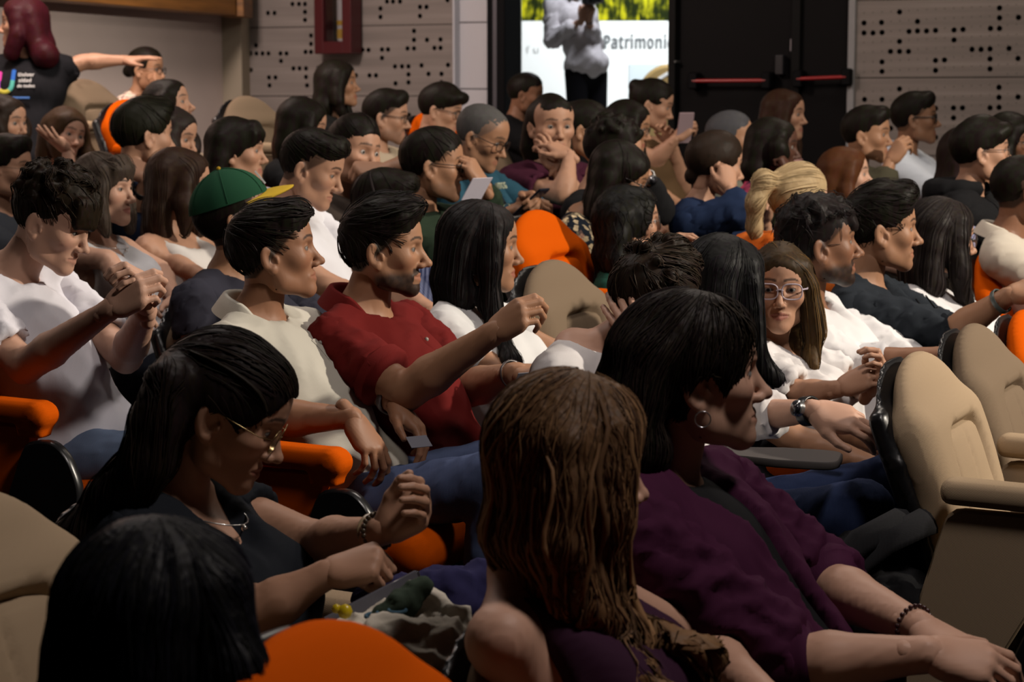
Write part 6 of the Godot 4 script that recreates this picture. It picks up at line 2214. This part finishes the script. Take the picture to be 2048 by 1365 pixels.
# ---------------------------------------------------------------- distance fields and surface nets
class Fld:
	var typ := PackedInt32Array()
	var op := PackedInt32Array()
	var K := PackedFloat32Array()
	var A := PackedVector3Array()
	var BA := PackedVector3Array()
	var IL := PackedFloat32Array()
	var RA := PackedFloat32Array()
	var RD := PackedFloat32Array()
	var INV: Array[Transform3D] = []
	var RR := PackedVector3Array()
	var LO := Vector3(1e9, 1e9, 1e9)
	var HI := Vector3(-1e9, -1e9, -1e9)
	var T := Transform3D.IDENTITY
	var S := 1.0

	func grow(p: Vector3, r: float):
		LO = LO.min(p - Vector3(r, r, r))
		HI = HI.max(p + Vector3(r, r, r))

	func put(t: int, o: int, k: float, a: Vector3, ba: Vector3, ra: float, rd: float, inv: Transform3D, rr: Vector3):
		typ.append(t); op.append(o); K.append(maxf(k * S, 1e-5))
		A.append(a); BA.append(ba); IL.append(1.0 / maxf(ba.length_squared(), 1e-12))
		RA.append(ra); RD.append(rd); INV.append(inv); RR.append(rr)

	func cap(a: Vector3, b: Vector3, r0: float, r1: float, k := 0.02, o := 0):
		var p := T * a
		var q := T * b
		put(0, o, k, p, q - p, r0 * S, (r1 - r0) * S, Transform3D.IDENTITY, Vector3.ONE)
		if o == 0:
			grow(p, r0 * S); grow(q, r1 * S)

	func chain(pts: Array, rs: Array, k := 0.02, o := 0):
		for i in pts.size() - 1:
			cap(pts[i], pts[i + 1], rs[i], rs[i + 1], k, o)

	func ell(c: Vector3, r: Vector3, bs := Basis.IDENTITY, k := 0.02, o := 0):
		var w := T * Transform3D(bs, c)
		w.basis = w.basis.orthonormalized()
		put(1, o, k, w.origin, Vector3.ZERO, 0, 0, w.affine_inverse(), Vector3(1.0 / r.x, 1.0 / r.y, 1.0 / r.z) / S)
		if o == 0:
			grow(w.origin, maxf(r.x, maxf(r.y, r.z)) * S)

	func box(c: Vector3, half: Vector3, rad: float, bs := Basis.IDENTITY, k := 0.005, o := 0):
		var w := T * Transform3D(bs, c)
		w.basis = w.basis.orthonormalized()
		put(2, o, k, w.origin, Vector3.ZERO, rad * S, 0, w.affine_inverse(), half * S)
		if o == 0:
			grow(w.origin, half.length() * S)

	func plane(pt: Vector3, nrm: Vector3, k := 0.004):        # keeps the side that nrm points away from
		var n := (T.basis * nrm).normalized()
		put(3, 1, k, T * pt, -n, 0, 0, Transform3D.IDENTITY, Vector3.ONE)

	func one(i: int, p: Vector3) -> float:
		var t := typ[i]
		if t == 0:
			var pa := p - A[i]
			var b := BA[i]
			var h := clampf(pa.dot(b) * IL[i], 0.0, 1.0)
			return (pa - b * h).length() - RA[i] - RD[i] * h
		if t == 1:
			var q := INV[i] * p
			var a := q * RR[i]
			var k0 := a.length()
			var k1 := (a * RR[i]).length()
			return k0 * (k0 - 1.0) / maxf(k1, 1e-6)
		if t == 2:
			var q := (INV[i] * p).abs() - RR[i] + Vector3(RA[i], RA[i], RA[i])
			return q.max(Vector3.ZERO).length() + minf(maxf(q.x, maxf(q.y, q.z)), 0.0) - RA[i]
		return (p - A[i]).dot(BA[i])

	func ev(p: Vector3, ids: PackedInt32Array) -> float:
		var d := 1e3
		for i in ids:
			var e := one(i, p)
			var k := K[i]
			if op[i] == 0:
				var h := maxf(k - absf(d - e), 0.0)
				d = minf(d, e) - h * h * 0.25 / k
			else:
				e = -e
				var h := maxf(k - absf(d - e), 0.0)
				d = maxf(d, e) + h * h * 0.25 / k
		return d

	func all() -> PackedInt32Array:
		var a := PackedInt32Array()
		for i in typ.size():
			a.append(i)
		return a

	var boxes := {}
	func near(p: Vector3) -> PackedInt32Array:       # the shapes that matter within a 4 cm box round p
		var key := Vector3i((p / .04).floor())
		if boxes.has(key):
			return boxes[key]
		var mid := (Vector3(key) + Vector3.ONE * .5) * .04
		var every := all()
		var d := ev(mid, every)
		var out := PackedInt32Array()
		for i in every:
			var e := one(i, mid)
			if op[i] == 0 and e < d + .09 + K[i] or op[i] == 1 and e < absf(d) + .09 + K[i]:
				out.append(i)
		boxes[key] = out
		return out

	func grad(p: Vector3, ids: PackedInt32Array, e := 0.002) -> Vector3:
		var d0 := ev(p, ids)
		return Vector3(ev(p + Vector3(e, 0, 0), ids) - d0, ev(p + Vector3(0, e, 0), ids) - d0, ev(p + Vector3(0, 0, e), ids) - d0).normalized()

	func nets(cell: float) -> MB:
		const B := 5
		var every := all()
		var lo := LO - Vector3.ONE * cell * 2.0
		var dim := ((HI - LO) / cell).ceil() + Vector3.ONE * 4.0
		var nb := Vector3i((dim / B).ceil())
		var NY := nb.y * B + 2
		var NZ := nb.z * B + 2
		var rb := B * cell * 0.87
		var out := MB.new()
		var at := {}
		var cells := PackedInt32Array()       # triples i, j, k of live cells
		var signs := PackedInt32Array()
		var val := PackedFloat32Array()
		const M := B + 1
		val.resize(M * M * M)
		var off := PackedInt32Array([0, M * M, M, M * M + M, 1, M * M + 1, M + 1, M * M + M + 1])
		var e0 := PackedInt32Array([0, 2, 4, 6, 0, 1, 4, 5, 0, 1, 2, 3])
		var e1 := PackedInt32Array([1, 3, 5, 7, 2, 3, 6, 7, 4, 5, 6, 7])
		var cor: Array[Vector3] = []
		for c in 8:
			cor.append(Vector3(c & 1, (c >> 1) & 1, (c >> 2) & 1))
		for bx in nb.x:
			for by in nb.y:
				for bz in nb.z:
					var o := lo + Vector3(bx, by, bz) * (B * cell)
					var mid := o + Vector3.ONE * (B * cell * 0.5)
					var d := ev(mid, every)
					if absf(d) > rb * 1.25 + 0.008:
						continue
					var ids := PackedInt32Array()
					for i in every:
						var e := one(i, mid)
						if op[i] == 0 and e < d + 2.05 * rb + K[i] or op[i] == 1 and e < absf(d) + 2.05 * rb + K[i]:
							ids.append(i)
					var n := 0
					var neg := 0
					for i in M:
						for j in M:
							for k in M:
								var v := ev(o + Vector3(i, j, k) * cell, ids)
								val[n] = v
								n += 1
								if v < 0.0:
									neg += 1
					if neg == 0 or neg == M * M * M:
						continue
					for i in B:
						for j in B:
							for k in B:
								var b0 := i * M * M + j * M + k
								var mask := 0
								for c in 8:
									if val[b0 + off[c]] < 0.0:
										mask |= 1 << c
								if mask == 0 or mask == 255:
									continue
								var s := Vector3.ZERO
								var m := 0
								for q in 12:
									var va := val[b0 + off[e0[q]]]
									var vb := val[b0 + off[e1[q]]]
									if (va < 0.0) != (vb < 0.0):
										s += cor[e0[q]].lerp(cor[e1[q]], va / (va - vb))
										m += 1
								var gi := bx * B + i + 1
								var gj := by * B + j + 1
								var gk := bz * B + k + 1
								at[(gi * NY + gj) * NZ + gk] = out.v.size()
								out.v.append(o + (Vector3(i, j, k) + s / m) * cell)
								cells.append(gi); cells.append(gj); cells.append(gk)
								signs.append((mask & 1) | (((mask >> 1) & 1) << 1) | (((mask >> 2) & 1) << 2) | (((mask >> 4) & 1) << 3))
		for c in signs.size():
			var sg := signs[c]
			var inside := sg & 1
			var i := cells[c * 3]
			var j := cells[c * 3 + 1]
			var k := cells[c * 3 + 2]
			var k0 := (i * NY + j) * NZ + k
			for axis in 3:
				if ((sg >> (axis + 1)) & 1) == inside:
					continue
				var du := NZ if axis == 0 else 1 if axis == 1 else NY * NZ
				var dv := 1 if axis == 0 else NY * NZ if axis == 1 else NZ
				var b = at.get(k0 - du)
				var cc = at.get(k0 - du - dv)
				var dd = at.get(k0 - dv)
				if b == null or cc == null or dd == null:
					continue
				if inside == 1:
					out.quad(c, dd, cc, b)
				else:
					out.quad(c, b, cc, dd)
		out.smooth()
		return out

# ---------------------------------------------------------------- mesh buffer
class MB:
	var v := PackedVector3Array()
	var n := PackedVector3Array()
	var c := PackedColorArray()
	var uv := PackedVector2Array()
	var ix := PackedInt32Array()

	func quad(a: int, b: int, cc: int, d: int):
		ix.append(a); ix.append(b); ix.append(cc); ix.append(a); ix.append(cc); ix.append(d)

	func smooth():
		n.resize(v.size())
		n.fill(Vector3.ZERO)
		for t in range(0, ix.size(), 3):
			var a := ix[t]
			var b := ix[t + 1]
			var d := ix[t + 2]
			var w := (v[d] - v[a]).cross(v[b] - v[a])
			n[a] += w; n[b] += w; n[d] += w
		for i in n.size():
			n[i] = n[i].normalized()

	func paint(col: Color, from := 0):
		c.resize(v.size())
		for i in range(from, v.size()):
			c[i] = col

	func add(o: MB, t := Transform3D.IDENTITY, col = null):
		var base := v.size()
		var flip := t.basis.determinant() < 0.0
		v.append_array(t * o.v)
		var nb := t.basis.orthonormalized() if not flip else t.basis
		for x in o.n:
			n.append((nb * x).normalized())
		if col != null:
			c.resize(base)
			c.resize(v.size())
			for i in range(base, v.size()):
				c[i] = col
		elif o.c.size() == o.v.size():
			c.resize(base)
			c.append_array(o.c)
		for t3 in range(0, o.ix.size(), 3):
			ix.append(base + o.ix[t3])
			ix.append(base + o.ix[t3 + (2 if flip else 1)])
			ix.append(base + o.ix[t3 + (1 if flip else 2)])

	func tube(pts: PackedVector3Array, rs: PackedFloat32Array, sides := 5, flat := 1.0, up := Vector3.UP, closed := false, ends := true):
		var base := v.size()
		var m := pts.size()
		var prev := Vector3.ZERO
		for i in m:
			var d: Vector3
			if closed:
				d = pts[(i + 1) % m] - pts[(i + m - 1) % m]
			else:
				d = pts[mini(i + 1, m - 1)] - pts[maxi(i - 1, 0)]
			d = d.normalized()
			var x := (prev if i > 0 else up)
			x = (x - d * x.dot(d))
			if x.length() < 1e-4:
				x = Vector3.RIGHT - d * d.x
			x = x.normalized()
			prev = x
			var y := d.cross(x)
			for s in sides:
				var a := TAU * s / sides
				var q := x * cos(a) * flat + y * sin(a)
				v.append(pts[i] + q * rs[i])
				n.append((x * cos(a) / flat + y * sin(a)).normalized())
		var rings := m if closed else m - 1
		for i in rings:
			for s in sides:
				var a := base + i * sides + s
				var b := base + i * sides + (s + 1) % sides
				var a2 := base + ((i + 1) % m) * sides + s
				var b2 := base + ((i + 1) % m) * sides + (s + 1) % sides
				quad(a, b, b2, a2)
		if ends and not closed:
			for e in [0, m - 1]:
				var dn: Vector3 = (pts[0] - pts[1]).normalized() if e == 0 else (pts[m - 1] - pts[m - 2]).normalized()
				var k := v.size()
				v.append(pts[e] + dn * rs[e] * 0.35)
				n.append(dn)
				for s in sides:
					var a: int = base + e * sides + s
					var b: int = base + e * sides + (s + 1) % sides
					if e == 0:
						ix.append(k); ix.append(b); ix.append(a)
					else:
						ix.append(k); ix.append(a); ix.append(b)

	# a grid of points, rows x cols, as a surface (flat normals smoothed later by smooth_from)
	func sheet(rows: Array, closed := false):
		var base := v.size()
		var m: int = rows[0].size()
		for r in rows:
			for p in r:
				v.append(p)
				n.append(Vector3.ZERO)
		for i in rows.size() - 1:
			for j in (m if closed else m - 1):
				quad(base + i * m + j, base + (i + 1) * m + j, base + (i + 1) * m + (j + 1) % m, base + i * m + (j + 1) % m)
		var first := ix.size() - (rows.size() - 1) * (m if closed else m - 1) * 6
		for t in range(first, ix.size(), 3):
			var w := (v[ix[t + 2]] - v[ix[t]]).cross(v[ix[t + 1]] - v[ix[t]])
			for q in 3:
				n[ix[t + q]] += w
		for i in range(base, v.size()):
			n[i] = n[i].normalized()

	# box with chamfered edges; 24 corners plus the chamfers
	func rbox(centre: Vector3, half: Vector3, ch := 0.004, bs := Basis.IDENTITY):
		ch = minf(ch, minf(half.x, minf(half.y, half.z)) * 0.9)
		var f := {}
		for ax in 3:
			for sg in [-1.0, 1.0]:
				for a in [-1.0, 1.0]:
					for b in [-1.0, 1.0]:
						var p := Vector3.ZERO
						p[ax] = half[ax] * sg
						p[(ax + 1) % 3] = (half[(ax + 1) % 3] - ch) * a
						p[(ax + 2) % 3] = (half[(ax + 2) % 3] - ch) * b
						var nn := Vector3.ZERO
						nn[ax] = sg
						var s := [0, 0, 0]
						s[ax] = sg; s[(ax + 1) % 3] = a; s[(ax + 2) % 3] = b
						f[[ax, s[0], s[1], s[2]]] = v.size()
						v.append(centre + bs * p)
						n.append((bs * nn))
		for ax in 3:
			var u := (ax + 1) % 3
			var w := (ax + 2) % 3
			for sg in [-1.0, 1.0]:
				var q := []
				for ab in [[-1.0, -1.0], [1.0, -1.0], [1.0, 1.0], [-1.0, 1.0]]:
					var s := [0, 0, 0]
					s[ax] = sg; s[u] = ab[0]; s[w] = ab[1]
					q.append(f[[ax, s[0], s[1], s[2]]])
				face(q)
			for sg in [-1.0, 1.0]:
				for s2 in [-1.0, 1.0]:
					var q := []
					for t in [[u, -1.0], [u, 1.0], [w, 1.0], [w, -1.0]]:
						var s := [0, 0, 0]
						s[u] = sg; s[w] = s2; s[ax] = t[1]
						q.append(f[[t[0], s[0], s[1], s[2]]])
					face(q)
		for sx in [-1.0, 1.0]:
			for sy in [-1.0, 1.0]:
				for sz in [-1.0, 1.0]:
					var k0: int = f[[0, sx, sy, sz]]
					var k1: int = f[[1, sx, sy, sz]]
					var k2: int = f[[2, sx, sy, sz]]
					var w3 := (v[k2] - v[k0]).cross(v[k1] - v[k0])
					if w3.dot(v[k0] - centre) > 0:
						ix.append(k0); ix.append(k1); ix.append(k2)
					else:
						ix.append(k0); ix.append(k2); ix.append(k1)

	func face(q: Array):           # a convex quad turned so that its front looks along its corners' normals
		var w := (v[q[2]] - v[q[0]]).cross(v[q[1]] - v[q[0]])
		if w.dot(n[q[0]] + n[q[2]]) > 0:
			quad(q[0], q[1], q[2], q[3])
		else:
			quad(q[0], q[3], q[2], q[1])

	func surface(m: ArrayMesh, mat: Material):
		if v.is_empty():
			return
		for t in range(0, ix.size(), 3):
			var a := ix[t]
			var b := ix[t + 1]
			var d := ix[t + 2]
			if (v[d] - v[a]).cross(v[b] - v[a]).dot(n[a] + n[b] + n[d]) < 0.0:
				ix[t + 1] = d
				ix[t + 2] = b
		var arr := []
		arr.resize(Mesh.ARRAY_MAX)
		arr[Mesh.ARRAY_VERTEX] = v
		arr[Mesh.ARRAY_NORMAL] = n
		if c.size() == v.size():
			arr[Mesh.ARRAY_COLOR] = c
		if uv.size() == v.size():
			arr[Mesh.ARRAY_TEX_UV] = uv
		arr[Mesh.ARRAY_INDEX] = ix
		m.add_surface_from_arrays(Mesh.PRIMITIVE_TRIANGLES, arr)
		m.surface_set_material(m.get_surface_count() - 1, mat)

	func mesh(mat: Material) -> ArrayMesh:
		var m := ArrayMesh.new()
		surface(m, mat)
		return m
